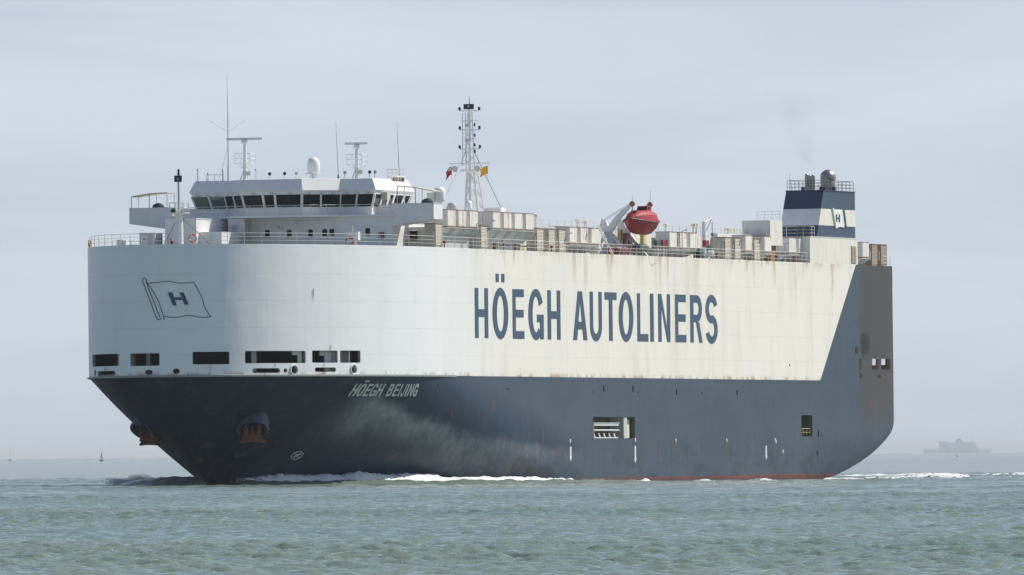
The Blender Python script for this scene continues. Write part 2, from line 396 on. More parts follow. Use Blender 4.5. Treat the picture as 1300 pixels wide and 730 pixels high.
# --- openings
cut1, cut2 = MB(), MB()
def inset_ring(z, d, xmin):
    x, y = half_outline(z)
    P = [(x[i], y[i]) for i in range(len(x)) if x[i] > xmin]
    out = []
    for i, (a, b_) in enumerate(P):
        pa, pb = P[max(i-1, 0)], P[min(i+1, len(P)-1)]
        tx, ty = pb[0]-pa[0], pb[1]-pa[1]
        l = math.hypot(tx, ty); nx, ny = -ty/l, tx/l
        if nx*(a+20)+ny*b_ < 0: nx, ny = -nx, -ny
        if i == 0: nx, ny = 1, 0
        out.append((a-nx*d, max(b_-ny*d, 0.0), z))
    full = out[::-1] + [(a, -b_, c) for a, b_, c in out[1:]]
    return full[::2] if len(full) > 60 else full
cut1.loft([inset_ring(10.95, 0.3, -3.0), [(a, b_, 13.75) for a, b_, c in inset_ring(10.95, 0.3, -3.0)]])      # forward mooring deck
cut1.box(-160.4, -147.0, -15.7, 15.75, 12.25, 15.0)                                                                # aft mooring deck
def hullrect(x0, x1, y0, y1, rad=0.12, depth=1.3, out=0.6, z01=None, mb=cut2):
    """rounded opening through the shell plating, square to the plating"""
    pa, na = hit(x0, (y0+y1)/2); pb, nb_ = hit(x1, (y0+y1)/2)
    if pa is None or pb is None: return None
    pt, _ = hit((x0+x1)/2, y0); pl, _ = hit((x0+x1)/2, y1)
    zt, zb = (pt.z, pl.z) if z01 is None else z01
    c = (pa+pb)/2; tv = (pb-pa); tv.z = 0; w = tv.length; tv.normalize()
    n = Vector((-tv.y, tv.x, 0))
    if n.dot(na) < 0: n = -n
    mid, _ = hit((x0+x1)/2, (y0+y1)/2)
    h = zt-zb; zc = (zt+zb)/2; rad = min(rad, w/2*0.98, h/2*0.98)
    poly = []
    for cx, cy, a0 in ((w/2-rad, h/2-rad, 0), (-w/2+rad, h/2-rad, 90), (-w/2+rad, -h/2+rad, 180), (w/2-rad, -h/2+rad, 270)):
        for k in range(5):
            a = R(a0+22.5*k); poly.append((cx+rad*math.cos(a), cy+rad*math.sin(a)))
    sag = (mid-c).dot(n)
    base = Vector((c.x, c.y, zc)) + n*(max(sag, 0)+out)
    mb.prism([base+tv*u+Vector((0, 0, v)) for u, v in poly], -n*(depth+out+max(sag, 0)))
    return c, n, tv, w, h
ZW = (11.86, 13.06)
win_info = []
for x0, x1, y0, y1 in [(117.5, 151, 449.5, 465), (165.5, 202.5, 448.5, 464.5), (244.5, 291.3, 446.5, 462.5), (311, 388, 445.5, 461), (396.3, 428.6, 445, 460.5), (431.8, 457.6, 445, 460.5)]:
    win_info.append(hullrect(x0, x1, y0, y1, 0.14))
for x0, x1, y0, y1, rd in [(124, 146, 471, 477, .3), (184, 193.5, 469.5, 476, .3), (219.5, 228, 468, 474.5, .35), (320.5, 355.5, 467.5, 473.5, .3), (360.2, 364.8, 467.8, 473, .3),
                           (399.8, 426.5, 466.5, 472, .3), (119.8, 122, 470, 477, .2)]:
    hullrect(x0, x1, y0, y1, rd)
ring_ports = [hullrect(369, 377.3, 465, 474.5, .6), hullrect(445.3, 452, 464.7, 473.6, .6)]
for x0, x1, y0, y1 in [(1107.3, 1115.8, 455.5, 469), (1119, 1130.2, 455.5, 469)]:
    hullrect(x0, x1, y0, y1, 0.05, 1.2)
def portcut(x0, x1, y0, y1, depth, mb=cut1, rad=0.0):
    a, b_ = port(x0, y0), port(x1, y1)
    mb.box(b_[0], a[0], HB-depth, HB+0.5, b_[2], a[2]); return a[0], b_[0], a[2], b_[2]
pilot = portcut(753, 806.5, 529.5, 556.5, 1.7)
door2 = portcut(1017.5, 1031.5, 527, 554, 2.0)
portcut(1085.6, 1089.6, 440, 449, 0.5); portcut(1090.6, 1094, 455.5, 469, 0.6)
portcut(1091, 1094, 473.5, 480, 0.6)
portcut(1114.6, 1118, 476, 480, 0.5)
for x, y0, y1 in [(766.5, 490, 497), (803.3, 490, 497.3), (859, 494.5, 501.5), (935.8, 495.3, 502), (1039.3, 546, 554.5), (1039, 572.5, 578)]:
    portcut(x-0.9, x+0.9, y0, y1, 0.4)
for x, y in [(753, 497.3), (810, 498), (891.3, 498.7), (558, 489.2), (642.5, 494), (645.8, 494), (1002.3, 463.5)]:
    portcut(x-0.7, x+0.7, y-1.1, y+1.1, 0.4)
cut2.box(-161.6, -159.9, -13.5, 15.2, 12.45, 14.2)                              # transom opening of the aft mooring deck
def boolean(me, cutmesh):
    a = bpy.data.objects.new('a', me); b_ = bpy.data.objects.new('b', cutmesh); COL.objects.link(a); COL.objects.link(b_)
    md = a.modifiers.new('cut', 'BOOLEAN'); md.operation = 'DIFFERENCE'; md.object = b_; md.solver = 'EXACT'; md.use_self = True
    md.material_mode = 'TRANSFER'
    dg = bpy.context.evaluated_depsgraph_get()
    out = bpy.data.meshes.new_from_object(a.evaluated_get(dg), depsgraph=dg)
    bpy.data.objects.remove(a); bpy.data.objects.remove(b_); return out
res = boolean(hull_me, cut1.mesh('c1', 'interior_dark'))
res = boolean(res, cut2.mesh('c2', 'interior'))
bm = bmesh.new(); bm.from_mesh(res)
for f in bm.faces: f.smooth = True
for e in bm.edges: e.smooth = not (len(e.link_faces) == 2 and e.calc_face_angle(0) > R(24))
res.materials.append(M['brown'])
for f in bm.faces:
    if f.material_index > 1 and f.calc_center_median().x < -145.5: f.material_index = len(res.materials)-1
bm.to_mesh(res); bm.free()
# the plating keeps the smooth normals it had before the openings were cut
hull_me.calc_loop_triangles()
_nv = len(hull_me.vertices); _co = np.empty(_nv*3, np.float32); hull_me.vertices.foreach_get('co', _co); _co = _co.reshape(-1, 3)
_cn = np.empty(len(hull_me.loops)*3, np.float32); hull_me.corner_normals.foreach_get('vector', _cn); _cn = _cn.reshape(-1, 3)
_tris = [tuple(t_.vertices) for t_ in hull_me.loop_triangles]; _tl = [tuple(t_.loops) for t_ in hull_me.loop_triangles]
_bvh = BVHTree.FromPolygons([Vector(c) for c in _co], _tris)
_bc = [_co[list(t_)].mean(0) for t_ in _tris]
cust = []
from mathutils.interpolate import poly_3d_calc
for p_ in res.polygons:
    fn_ = p_.normal; use = p_.material_index == 0
    for li in p_.loop_indices:
        v_ = res.vertices[res.loops[li].vertex_index].co
        if not use: cust.append(tuple(fn_)); continue
        q_ = v_*0.995 + p_.center*0.005
        loc_, n_, ti, ds = _bvh.find_nearest(q_)
        if ti is None or ds > 0.05: cust.append(tuple(fn_)); continue
        w_ = poly_3d_calc([Vector(_co[k]) for k in _tris[ti]], loc_)
        nn_ = sum((Vector(_cn[l])*w__ for l, w__ in zip(_tl[ti], w_)), Vector())
        cust.append(tuple(nn_.normalized()) if nn_.length > 1e-6 and nn_.normalized().dot(fn_) > 0.7 else tuple(fn_))
res.normals_split_custom_set(cust)
res.name = 'hull'; hull.data = res
# --- inside the openings
def inner(inf, u0, u1, z0, z1, dep, mat, name):
    c, n, tv, w, h = inf
    p = Vector((c.x, c.y, 0))-n*dep
    sgn = 1 if tv.dot(Vector((-0.31, 0.95, 0))) > 0 else -1
    a, b_ = sorted((sgn*(u0-.5)*w, sgn*(u1-.5)*w))
    return MB().prism([p+tv*a+Vector((0, 0, z0)), p+tv*b_+Vector((0, 0, z0)), p+tv*b_+Vector((0, 0, z1)), p+tv*a+Vector((0, 0, z1))], -n*.12).build(name, mat, hull)
inner(win_info[3], .22, .30, 11, 13.7, 1.0, 'grey', 'bulwark_frame'); inner(win_info[3], .93, 1.0, 11, 13.7, .5, 'white', 'bulwark_frame'); inner(win_info[3], .84, .93, 12.6, 13.7, .52, 'white', 'bracket')
inner(win_info[4], .78, 1.02, 11, 13.7, .9, 'white', 'bulwark_frame'); inner(win_info[4], .60, .78, 12.55, 13.7, .95, 'white', 'bracket')
inner(win_info[5], -.05, 1.1, 11, 13.7, 1.5, 'grey', 'inner_wall'); inner(win_info[5], .72, .78, 11, 13.7, .7, 'white', 'bulwark_frame')
for u_ in (.18, .32): inner(win_info[5], u_, u_+.035, 11, 12.6, 1.0, 'white', 'ladder_stile')
inner(win_info[0], .35, 1.0, 11, 13.7, 1.6, 'interior', 'inner_wall'); inner(win_info[1], .38, .5, 11, 13.7, .9, 'interior', 'bulwark_frame')
for inf in ring_ports:
    if inf:
        c, n, tv, w, h = inf
        p = Vector((c.x, c.y, 11.35)) if False else c
        MB().torus(c+n*0.05, w*0.5+0.04, 0.09, n, 20, 8).build('fairlead_ring', 'white', hull, 40)
# pilot embarkation recess
xa, xb, zt, zb = pilot
yf = HB-0.35
mb = MB()
wd = xa-xb
for zz_ in (0.42, 0.66): mb.box(xb+wd*0.32, xa-wd*0.05, yf-0.1, yf, zb+(zt-zb)*zz_-0.14, zb+(zt-zb)*zz_+0.02)
mb.box(xb+wd*.30, xa-wd*.04, yf-.08, yf+.03, zb+(zt-zb)*.36, zb+(zt-zb)*.40); mb.box(xb+wd*.30, xa-wd*.04, yf-.08, yf+.03, zb+(zt-zb)*.70, zb+(zt-zb)*.74)
mb.build('gangway_rail', 'pale_letter', hull)
mb = MB()
for k in range(5):
    x = xa-wd*(.08+.12*k); mb.prism([(x, yf, zb+.55), (x-.55, yf, zb+.02), (x-.85, yf, zb+.02), (x-.3, yf, zb+.55)], (0, -.12, 0))
mb.box(xb+wd*.34, xa-wd*.03, yf-.1, yf+.05, zb+.02, zb+.14)
mb.build('boarding_ladder', 'rail', hull)
MB().box(xb+wd*.18, xb+wd*.26, HB-1.6, HB-.06, zb+.01, zt-.01).build('door_frame', 'grey', hull)
MB().box(xb+wd*.03, xb+wd*.15, HB-.9, HB-.5, zb+.05, zt-.2).build('locker', 'cream', hull)
MB().box(xa-wd*.05, xa-wd*.01, HB-.6, HB-.12, zb+.01, zb+(zt-zb)*.75).build('roller_fairlead', 'rust', hull)
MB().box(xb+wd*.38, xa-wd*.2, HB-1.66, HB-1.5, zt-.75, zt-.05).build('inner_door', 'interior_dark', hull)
xa, xb, zt, zb = door2
mb = MB()
for k in range(4): mb.tube((xb+.15+(xa-xb-.3)*k/3, HB-.25, zb+.01), (xb+.15+(xa-xb-.3)*k/3, HB-.25, zb+.85), .035)
mb.tube((xb, HB-.25, zb+.85), (xa, HB-.25, zb+.85), .04); mb.tube((xb, HB-.25, zb+.45), (xa, HB-.25, zb+.45), .03)
mb.build('safety_rail', 'railyellow', hull)
MB().box(xb+.02, xa-.02, HB-1.95, HB-1.8, zb+.01, zt-.01).build('inner_door', 'interior_dark', hull)
for k, xx in enumerate((-152.2, -155.6)):
    MB().box(xx-.9, xx-.45, 14.2, 14.5, 12.26, 14.9).build('pillar', 'brown', hull)
# --- strake along the knuckle of the bow
x, y = half_outline(ZK)
P = [(x[i], y[i]) for i in range(len(x)) if x[i] > -8]
sv = []
ringL = []
full = P[::-1] + [(a, -b_) for a, b_ in P[1:]]
for i, (a, b_) in enumerate(full):
    pa, pb = full[max(i-1, 0)], full[min(i+1, len(full)-1)]
    tx, ty = pb[0]-pa[0], pb[1]-pa[1]; l = math.hypot(tx, ty); nx, ny = -ty/l, tx/l
    if nx*(a+20)+ny*b_ < 0: nx, ny = -nx, -ny
    f = 0.16*min(1, max(0.05, (a+8)/10))
    ringL.append([(a-nx*.2, b_-ny*.2, ZK-.14), (a+nx*f, b_+ny*f, ZK-.10), (a+nx*f, b_+ny*f, ZK+.06), (a-nx*.2, b_-ny*.2, ZK+.16)])
mb = MB(); mb.loft(ringL); mb.build('knuckle_strake', 'strake', hull, 30)

# --- lettering: every glyph drawn in a unit-high box from quads that share edges
def ringarc(cx, cy, rx, ry, tx, ty, a0, a1, n=14):
    out = []
    for k in range(n):
        q = []
        for a, f in ((a0+(a1-a0)*k/n, 1), (a0+(a1-a0)*(k+1)/n, 1), (a0+(a1-a0)*(k+1)/n, 0), (a0+(a1-a0)*k/n, 0)):
            a = R(a); q.append((cx+(rx-(0 if f else tx))*math.cos(a), cy+(ry-(0 if f else ty))*math.sin(a)))
        out.append(q)
    return out
def rc(x0, y0, x1, y1): return [(x0, y0), (x1, y0), (x1, y1), (x0, y1)]
def glyph(ch, w, sv=0.25, sh=0.155):
    """quads of one letter; w is its width with the stem sv as a share of w"""
    s = sv*w
    if ch == 'H': return [rc(0,0,s,1), rc(w-s,0,w,1), rc(s,.5-sh/2,w-s,.5+sh/2)]
    if ch == 'O': return ringarc(w/2,.5,w/2,.52,s*1.02,sh,0,360,28)
    if ch == 'Ö': return glyph('O',w,sv,sh)
    if ch == '1': return [rc(w*.22,1.13,w*.42,1.30)]
    if ch == '2': return [rc(w*.58,1.13,w*.78,1.30)]
    if ch == 'E': return [rc(0,0,s,1), rc(s,0,w,sh), rc(s,.5-sh/2+.01,w*.95,.5+sh/2+.01), rc(s,1-sh,w*.98,1)]
    if ch == 'G': return ringarc(w/2,.5,w/2,.52,s*1.02,sh,28,312,24)+[rc(w-s*.9,0,w,.5), rc(w*.56,.5-sh,w-s*.9,.5)]
    if ch == 'A': return [[(0,0),(s*1.05,0),(w/2,.80),(w/2,1),(w/2-s*.55,1)], [(w-s*1.05,0),(w,0),(w/2+s*.55,1),(w/2,1),(w/2,.80)], [(w*.30,.22),(w*.70,.22),(w*.64,.22+sh),(w*.36,.22+sh)]]
    if ch == 'U': return [rc(0,.3,s,1), rc(w-s,.3,w,1)]+ringarc(w/2,.3,w/2,.32,s,sh,180,360,14)
    if ch == 'T': return [rc(0,1-sh,w,1), rc(w/2-s*.55,0,w/2+s*.55,1-sh)]
    if ch == 'L': return [rc(0,0,s,1), rc(s,0,w,sh)]
    if ch == 'I': return [rc(0,0,w,1)]
    if ch == 'N': return [rc(0,0,s,1), rc(w-s,0,w,1), [(s,1),(s,.72),(w-s,0),(w-s,.28)]]
    if ch == 'J': return [rc(w-s,.3,w,1)]+ringarc(w/2,.3,w/2,.32,s,sh,180,360,12)
    if ch == 'R': return [rc(0,0,s,1), rc(s,1-sh,w*.55,1), rc(s,.43,w*.55,.43+sh)]+ringarc(w*.55,.715,w*.43,.285,s,sh,-90,90,10)+[[(w*.47,.43),(w*.74,.43),(w*1.0,0),(w*.74,0)]]
    if ch == 'B': return [rc(0,0,s,1), rc(s,1-sh,w*.55,1), rc(s,.45,w*.55,.45+sh), rc(s,0,w*.55,sh)]+ringarc(w*.55,.725,w*.40,.275,s,sh,-90,90,10)+ringarc(w*.55,.30,w*.45,.30,s,sh,-90,90,10)
    if ch == 'S': return ringarc(w/2,.715,w/2,.305,s,sh,18,270,16)+ringarc(w/2,.285,w/2,.305,s,sh,90,-162,16)
def deform(quads, fn, thick, nrm, sub=1):
    """raise flat quads off a surface: fn maps glyph x, y to a point, nrm gives the way out"""
    mb = MB()
    for q in quads:
        top = []
        for (a, b_) in q: top.append(Vector(fn(a, b_)) + Vector(nrm(a, b_))*thick)
        bot = [Vector(fn(a, b_)) - Vector(nrm(a, b_))*0.02 for (a, b_) in q]
        n = len(q); mb.add(top+bot, [tuple(range(n))]+[(k, n+k, n+(k+1) % n, (k+1) % n) for k in range(n)])
    return mb
LET = [('H',82,143,128,357),('Ö',163,235,131,361),('E',255,308,133,361),('G',327,397,137,363),('H',415,474,139,363),('A',531,597,142,367),('U',609,664,146,369),('T',677,732,148,370),
       ('O',741,808,149,371),('L',826,876,151,373),('I',885,901,153,374),('N',922,977,155,374),('E',1000,1050,158,376),('R',1069,1124,159,377),('S',1139,1194,163,378)]
ZL0 = np.mean([port(580+a/3.61, 330+d/3.61)[2] for _, a, b_, c, d in LET]); ZL1 = np.mean([port(580+a/3.61, 330+c/3.61)[2] for _, a, b_, c, d in LET])
for ch, a, b_, c_, d_ in LET+[('1',163,235,0,0),('2',163,235,0,0)]:
    xl, xr = port(580+a/3.61, 400)[0], port(580+b_/3.61, 400)[0]
    h = ZL1-ZL0; w = (xl-xr)/h
    sv = 0.27 if ch not in 'I' else 1
    q = glyph(ch, w, sv)
    mb = deform(q, lambda u, v: (xl-u*h, HB, ZL0+v*h), 0.03, lambda u, v: (0, 1, 0))
    mb.build('letter' if ch not in '12' else 'umlaut_dot', 'letter', hull)
# ship's name on the flare, and painted emblems: drawn on the shell plating
def shell(px, py):
    p, n = hit(px, py)
    return p, n
def shell_decal(quads, to_px, name, mat, thick=0.03, sub=3):
    mb = MB()
    for q in quads:
        if len(q) == 4:
            fine = []
            for i in range(sub):
                e0 = [np.array(q[0])*(1-i/sub)+np.array(q[1])*i/sub, np.array(q[0])*(1-(i+1)/sub)+np.array(q[1])*(i+1)/sub,
                      np.array(q[3])*(1-(i+1)/sub)+np.array(q[2])*(i+1)/sub, np.array(q[3])*(1-i/sub)+np.array(q[2])*i/sub]
                fine.append(e0)
        else: fine = [q]
        for g in fine:
            pts = []
            for (a, b_) in g:
                p, n = shell(*to_px(a, b_))
                if p is None: break
                pts.append((p, n))
            if len(pts) != len(g): continue
            m_ = len(g)
            mb.add([p+n*thick for p, n in pts]+[p-n*.02 for p, n in pts], [tuple(range(m_))]+[(k, m_+k, m_+(k+1) % m_, (k+1) % m_) for k in range(m_)])
    return mb.build(name, mat, hull)
NM = [('H',0,.10),('Ö',.118,.228),('1',.118,.228),('2',.118,.228),('E',.25,.33),('G',.345,.447),('H',.467,.56),('B',.655,.74),('E',.765,.84),('I',.865,.887),('J',.905,.962),('I',.985,1.007),('N',1.03,1.105),('G',1.122,1.19)]
def name_px(u, v):   # u 0..1.19 along the line, v 0..1 up
    uu = u/1.19
    x0_ = 441.5+uu*(527.5-441.5); x1_ = 452.3+uu*(532.8-452.3)
    y0_ = 502.8+uu*0.2; y1_ = 487.2+uu*0.2
    return x0_+(x1_-x0_)*v, y0_+(y1_-y0_)*v
for ch, a, b_ in NM:
    w = b_-a
    q = glyph(ch, 1.0, (0.22 if ch in 'NJG' else 0.26) if ch != 'I' else 1, 0.16)
    shell_decal(q, lambda u, v: name_px(a+u*w, v), 'letter' if ch not in '12' else 'umlaut_dot', 'pale_letter', 0.03, 2)
# flag emblem on the bow
def stroke(pts, w):
    out = []; fine = [pts[0]]
    for (x0, y0), (x1, y1) in zip(pts[:-1], pts[1:]):
        n_ = max(1, int(math.hypot(x1-x0, y1-y0)/4)); fine += [(x0+(x1-x0)*k/n_, y0+(y1-y0)*k/n_) for k in range(1, n_+1)]
    for (x0, y0), (x1, y1) in zip(fine[:-1], fine[1:]):
        l = math.hypot(x1-x0, y1-y0) or 1; nx, ny = -(y1-y0)/l*w/2, (x1-x0)/l*w/2
        out.append([(x0+nx, y0+ny), (x1+nx, y1+ny), (x1-nx, y1-ny), (x0-nx, y0-ny)])
    return out
def e8(pts): return [(100+a/4.293, 330+b_/4.293) for a, b_ in pts]
idp = lambda u, v: (u, v)
def smoothc(pts, n=6):
    P = [np.array(p, float) for p in pts]; out = []
    for i in range(len(P)-1):
        p0, p1, p2, p3 = P[max(i-1, 0)], P[i], P[i+1], P[min(i+2, len(P)-1)]
        for k in range(n):
            t_ = k/n; out.append(tuple(.5*((2*p1)+(-p0+p2)*t_+(2*p0-5*p1+4*p2-p3)*t_**2+(-p0+3*p1-3*p2+p3)*t_**3)))
    out.append(tuple(P[-1])); return out
OUTL = [smoothc([(380,127),(430,122),(490,117),(550,126),(628,123)]), smoothc([(628,123),(650,165),(672,205),(685,255),(719,310)]), smoothc([(719,310),(670,313),(600,303),(530,313),(462,308)]),
        smoothc([(462,308),(440,240),(410,180),(372,122)]), [(352,124),(427,325),(447,325),(368,122)], smoothc([(352,124),(348,110),(353,101),(362,100),(370,108),(368,122)]), [(462,308),(465,326)]]
qs = []
for o_ in OUTL: qs += stroke(e8(o_), 1.0)
shell_decal(qs, idp, 'flag_emblem', 'letter', 0.03, 1)
Hq = [[(484,177),(510,177),(535,248),(513,248)], [(547,177),(572,177),(600,244),(576,244)], [(518,203),(557,203),(563,218),(523,218)]]
Hq = [e8(q) for q in Hq]
shell_decal(Hq, idp, 'emblem_letter', 'letter', 0.036, 3)
# thruster mark low on the bow
qs = []
for k in range(20):
    a0, a1 = 2*math.pi*k/20, 2*math.pi*(k+1)/20
    el = lambda a: (377+7.6*math.cos(a)+1.0*math.sin(a), 578+3.9*math.sin(a)-2.8*math.cos(a))
    qs += stroke([el(a0), el(a1)], 1.0)
qs += stroke([(371.8, 580.3), (382.2, 575.6)], 1.5) + stroke([(374.8, 575.6), (379.8, 580.6)], 1.2)
shell_decal(qs, idp, 'thruster_mark', 'pale_letter', 0.03, 1)
qs = stroke([(297, 581), (304, 580), (313, 574)], 0.7) + stroke([(297, 581), (299, 577), (303, 576.5)], 0.7)
shell_decal(qs, idp, 'bulb_mark', 'grey_mark', 0.03, 1)
# white tug marks with an arrow foot, small white pads, dents of the same line
for x, y0, y1 in [(724.3, 567, 586), (806.3, 566, 588.5), (972.5, 566, 584)]:
    a, b_ = port(x, y0), port(x, y1); xw = 0.26
    q = [[(a[0]-xw, a[2]), (a[0]+xw, a[2]), (a[0]+xw, b_[2]+.5), (a[0]-xw, b_[2]+.5)], [(a[0]-xw*1.7, b_[2]+.5), (a[0]+xw*1.7, b_[2]+.5), (a[0], b_[2])]]
    deform(q, lambda u, v: (u, HB, v), 0.02, lambda u, v: (0, 1, 0)).build('tug_mark', 'pale_letter', hull)
for x, y in [(724, 560), (806.5, 558.7), (858, 559.5), (922.5, 559), (984, 558.7), (994, 573.5), (985, 561)]:
    a = port(x, y); MB().lathe((a[0], HB-.02, a[2]), [(.24, 0), (.2, .06), (.05, .08)], 10, (0, 1, 0)).build('plate_pad', 'grey', hull)
# rust runs below fittings and scuppers
def rust_material():
    m, t, b = newmat('rust_run')
    uv = N(t, 'ShaderNodeUVMap').outputs[0]
    ob = N(t, 'ShaderNodeTexCoord').outputs['Object']
    s_ = N(t, 'ShaderNodeSeparateXYZ'); t.links.new(uv, s_.inputs[0])
    n = noise(t, ob, (4.5, 1, 0.35), 1.0, 6, 0.7)
    edge = mth(t, 'MULTIPLY', ramp(t, s_.outputs[0], 0, .35), ramp(t, s_.outputs[0], 1, .65))
    a = mth(t, 'MULTIPLY', edge, ramp(t, s_.outputs[1], 0.0, 0.6))
    a = mth(t, 'MULTIPLY', a, ramp(t, n, 0.34, 0.60))
    t.links.new(mixc(t, n, (0.13, 0.075, 0.04), (0.26, 0.14, 0.06)), b.inputs['Base Color'])
    b.inputs['Roughness'].default_value = 0.9
    t.links.new(mth(t, 'MULTIPLY', a, 0.62), b.inputs['Alpha'])
    return m
M['rust_run'] = rust_material()
runs = [(134,466,478,5),(268,463,474,3),(350,461,467,4),(412,461,467,3),(590,560,585,2),(648,556,590,2.4),(662,565,600,1.8),(716,575,606,2),(742,560,600,1.6),(836,560,604,2),(948,563,604,2.2),(990,560,600,2),(1060,548,580,2.4),(1090,500,560,2),(1104,482,540,2.4),(130,477,484,9),(224,474,482,8),(338,473.5,481,10),(412,472,480,9),(150,505,470,0.01),(398,366,384,2),(420,438,446,3),(620,312,350,3) if False else (187,476,484,4),(627,508,540,5),(689,545,572,3.2),(687,570,592,4),(804,556,572,3),(812,580,609,3.2),(853,558,604,3),(873,563,590,2.4),(922,557,604,2.6),(1030,554,600,6),(1024,580,606,5),
        (727,566,578,2),(668,572,588,3),(706,568,582,3),(764,604,612,8),(777,604,612,8),(804,602,610,4),(937,592,604,3),(1039,556,575,2.5),(1116,478,500,2.6),(1077,560,585,4),(574,520,536,6)]
me = bpy.data.meshes.new('rust_runs'); V, F_, UV = [], [], []
for x, y0, y1, w in runs:
    a, b_ = hit(x, y0)[0], hit(x, y1)[0]
    if a is None or b_ is None: continue
    ww = w*0.125
    n = len(V); o_ = 0.02
    ysh = max(a.y, b_.y)
    V += [(a.x-ww, a.y+o_, a.z), (a.x+ww, a.y+o_, a.z), (b_.x+ww, b_.y+o_, b_.z), (b_.x-ww, b_.y+o_, b_.z)]
    F_.append((n, n+1, n+2, n+3)); UV += [(0, 1), (1, 1), (1, 0), (0, 0)]
me.from_pydata(V, [], F_); uvl = me.uv_layers.new(name='UVMap')
for i, uv in enumerate(UV): uvl.data[i].uv = uv
me.materials.append(M['rust_run']); kind(link('rust_runs', me, hull), 'stuff')

# --- anchors in their bolsters
def bolster(side):
    c, n = hit(320, 540)
    ax = Vector((0.72, 0.30, -0.62)).normalized()
    base = c - ax*0.35 + Vector((0, 0, .35))
    if side < 0:
        base = Vector((base.x, -base.y+.85, base.z-.15)); ax = Vector((ax.x, -ax.y, ax.z))
    nseg = 32
    down = Vector((0, 0, -1)); down = (down-ax*down.dot(ax)).normalized(); lat = ax.cross(down)
    def ring(r, h, slope): return [base + ax*(h+slope*math.cos(2*math.pi*k/nseg)*-1) + down*(r*math.cos(2*math.pi*k/nseg)) + lat*(r*math.sin(2*math.pi*k/nseg)) for k in range(nseg)]
    mb = MB(); mb.loft([ring(1.66, -2.4, 0), ring(1.62, 1.55, .50), ring(1.50, 1.75, .50), ring(1.34, 1.65, .50), ring(1.20, -0.4, 0)], cap=False)
    mb.add(ring(1.21, -0.38, 0), [tuple(range(nseg))])
    mb.build('anchor_bolster', 'hatch_grey', hull, 40)
    p0 = base+ax*1.05
    A = on_ship('anchor', p0, 'rusty orange anchor in the %s bow bolster, %s' % (('port', 'below the hull openings') if side > 0 else ('starboard', 'jutting out at the left')), 'anchor', 'anchors at the bow')
    def loc(a, b_, c_): return ax*a + down*b_ + lat*c_
    mb = MB(); mb.tube(loc(-1.5, -.1, 0), loc(.9, .45, 0), .17, .22, 8); mb.build('shank', 'anchor', A, 40)
    mb = MB(); mb.loft([[loc(.35, .45, s_*.9), loc(.95, .65, s_*.9), loc(.8, 1.1, s_*.95), loc(.3, 1.0, s_*.95)] for s_ in (-1, -.3, .3, 1)]); mb.build('crown', 'anchor', A)
    for s_ in (-1, 1):
        mb = MB(); mb.loft([[loc(.4, .6, s_*.35), loc(.4, .6, s_*.85), loc(.8, .9, s_*.85), loc(.8, .9, s_*.35)],
                            [loc(.35, .05, s_*.5), loc(.35, .05, s_*.85), loc(.6, .15, s_*.85), loc(.6, .15, s_*.5)],
                            [loc(.2, -.55, s_*.62), loc(.2, -.55, s_*.7), loc(.3, -.52, s_*.7), loc(.3, -.52, s_*.62)]])
        mb.build('fluke', 'anchor', A)
    mb = MB(); mb.loft([[loc(.55, 1.15, -1.05), loc(.95, 1.0, -1.05), loc(.95, 1.35, -1.3), loc(.55, 1.4, -1.3)], [loc(.6, .85, 0), loc(1.05, .7, 0), loc(.95, 1.25, 0), loc(.55, 1.25, 0)],
                        [loc(.55, 1.15, 1.05), loc(.95, 1.0, 1.05), loc(.95, 1.35, 1.3), loc(.55, 1.4, 1.3)]]); mb.build('palm', 'anchor', A)
for s in (1, -1): bolster(s)
# ================================================================= railings
def railing(path, h=1.08, rails=(0.36, 0.72, 1.08), step=1.6, r=0.022, mat='rail', parent=None, top_r=0.03, label=None):
    mb = MB(); P = [Vector(p) for p in path]
    for a, b in zip(P[:-1], P[1:]):
        l = (b-a).length; n = max(1, round(l/step))
        for k in range(n+1):
            p = a.lerp(b, k/n)
            if k == 0 and a is not P[0]: continue
            mb.box(p.x-r, p.x+r, p.y-r, p.y+r, p.z, p.z+h)
        for z in rails: mb.tube(a+Vector((0, 0, z)), b+Vector((0, 0, z)), top_r if z == rails[-1] else r, n=5)
    return mb.build('railing', mat, parent or ship, label=label)
def deck_edge(x0, x1, ins, starboard=False, z=ZD):
    x, y = half_outline(ZD); P = [(x[i], y[i]) for i in range(len(x))]
    out = []
    for i, (a, b) in enumerate(P):
        pa, pb = P[max(i-1, 0)], P[min(i+1, len(P)-1)]
        tx, ty = pb[0]-pa[0], pb[1]-pa[1]; l = math.hypot(tx, ty) or 1; nx, ny = -ty/l, tx/l
        if nx*(a+20)+ny*b < 0: nx, ny = -nx, -ny
        if i == 0: nx, ny = 1, 0
        if x0 <= a <= x1: out.append((a-nx*ins, max(0, b-ny*ins), z))
    return [(a, -b, c) for a, b, c in out] if starboard else out
bp_, bs_ = deck_edge(-2, 40, .22), deck_edge(-2, 40, .22, True)
railing([p_ for k, p_ in enumerate(bs_[::-1]+bp_[1:]) if k % 3 == 0], step=2.4, r=.018, top_r=.026)
for xa, xb in [(-2, -128.3)]:
    pts = [(x, 15.92, ZD) for x in np.linspace(xa, -60.5, 30)]
    railing(pts, step=1.9)
    pts = [(x, 15.92, ZD) for x in np.linspace(-60.5, xb, 34)]
    railing(pts, step=2.0)
railing([(-157.8, 15.9, ZD), (-160.4, 15.9, ZD), (-160.5, 8, ZD)], step=1.3)
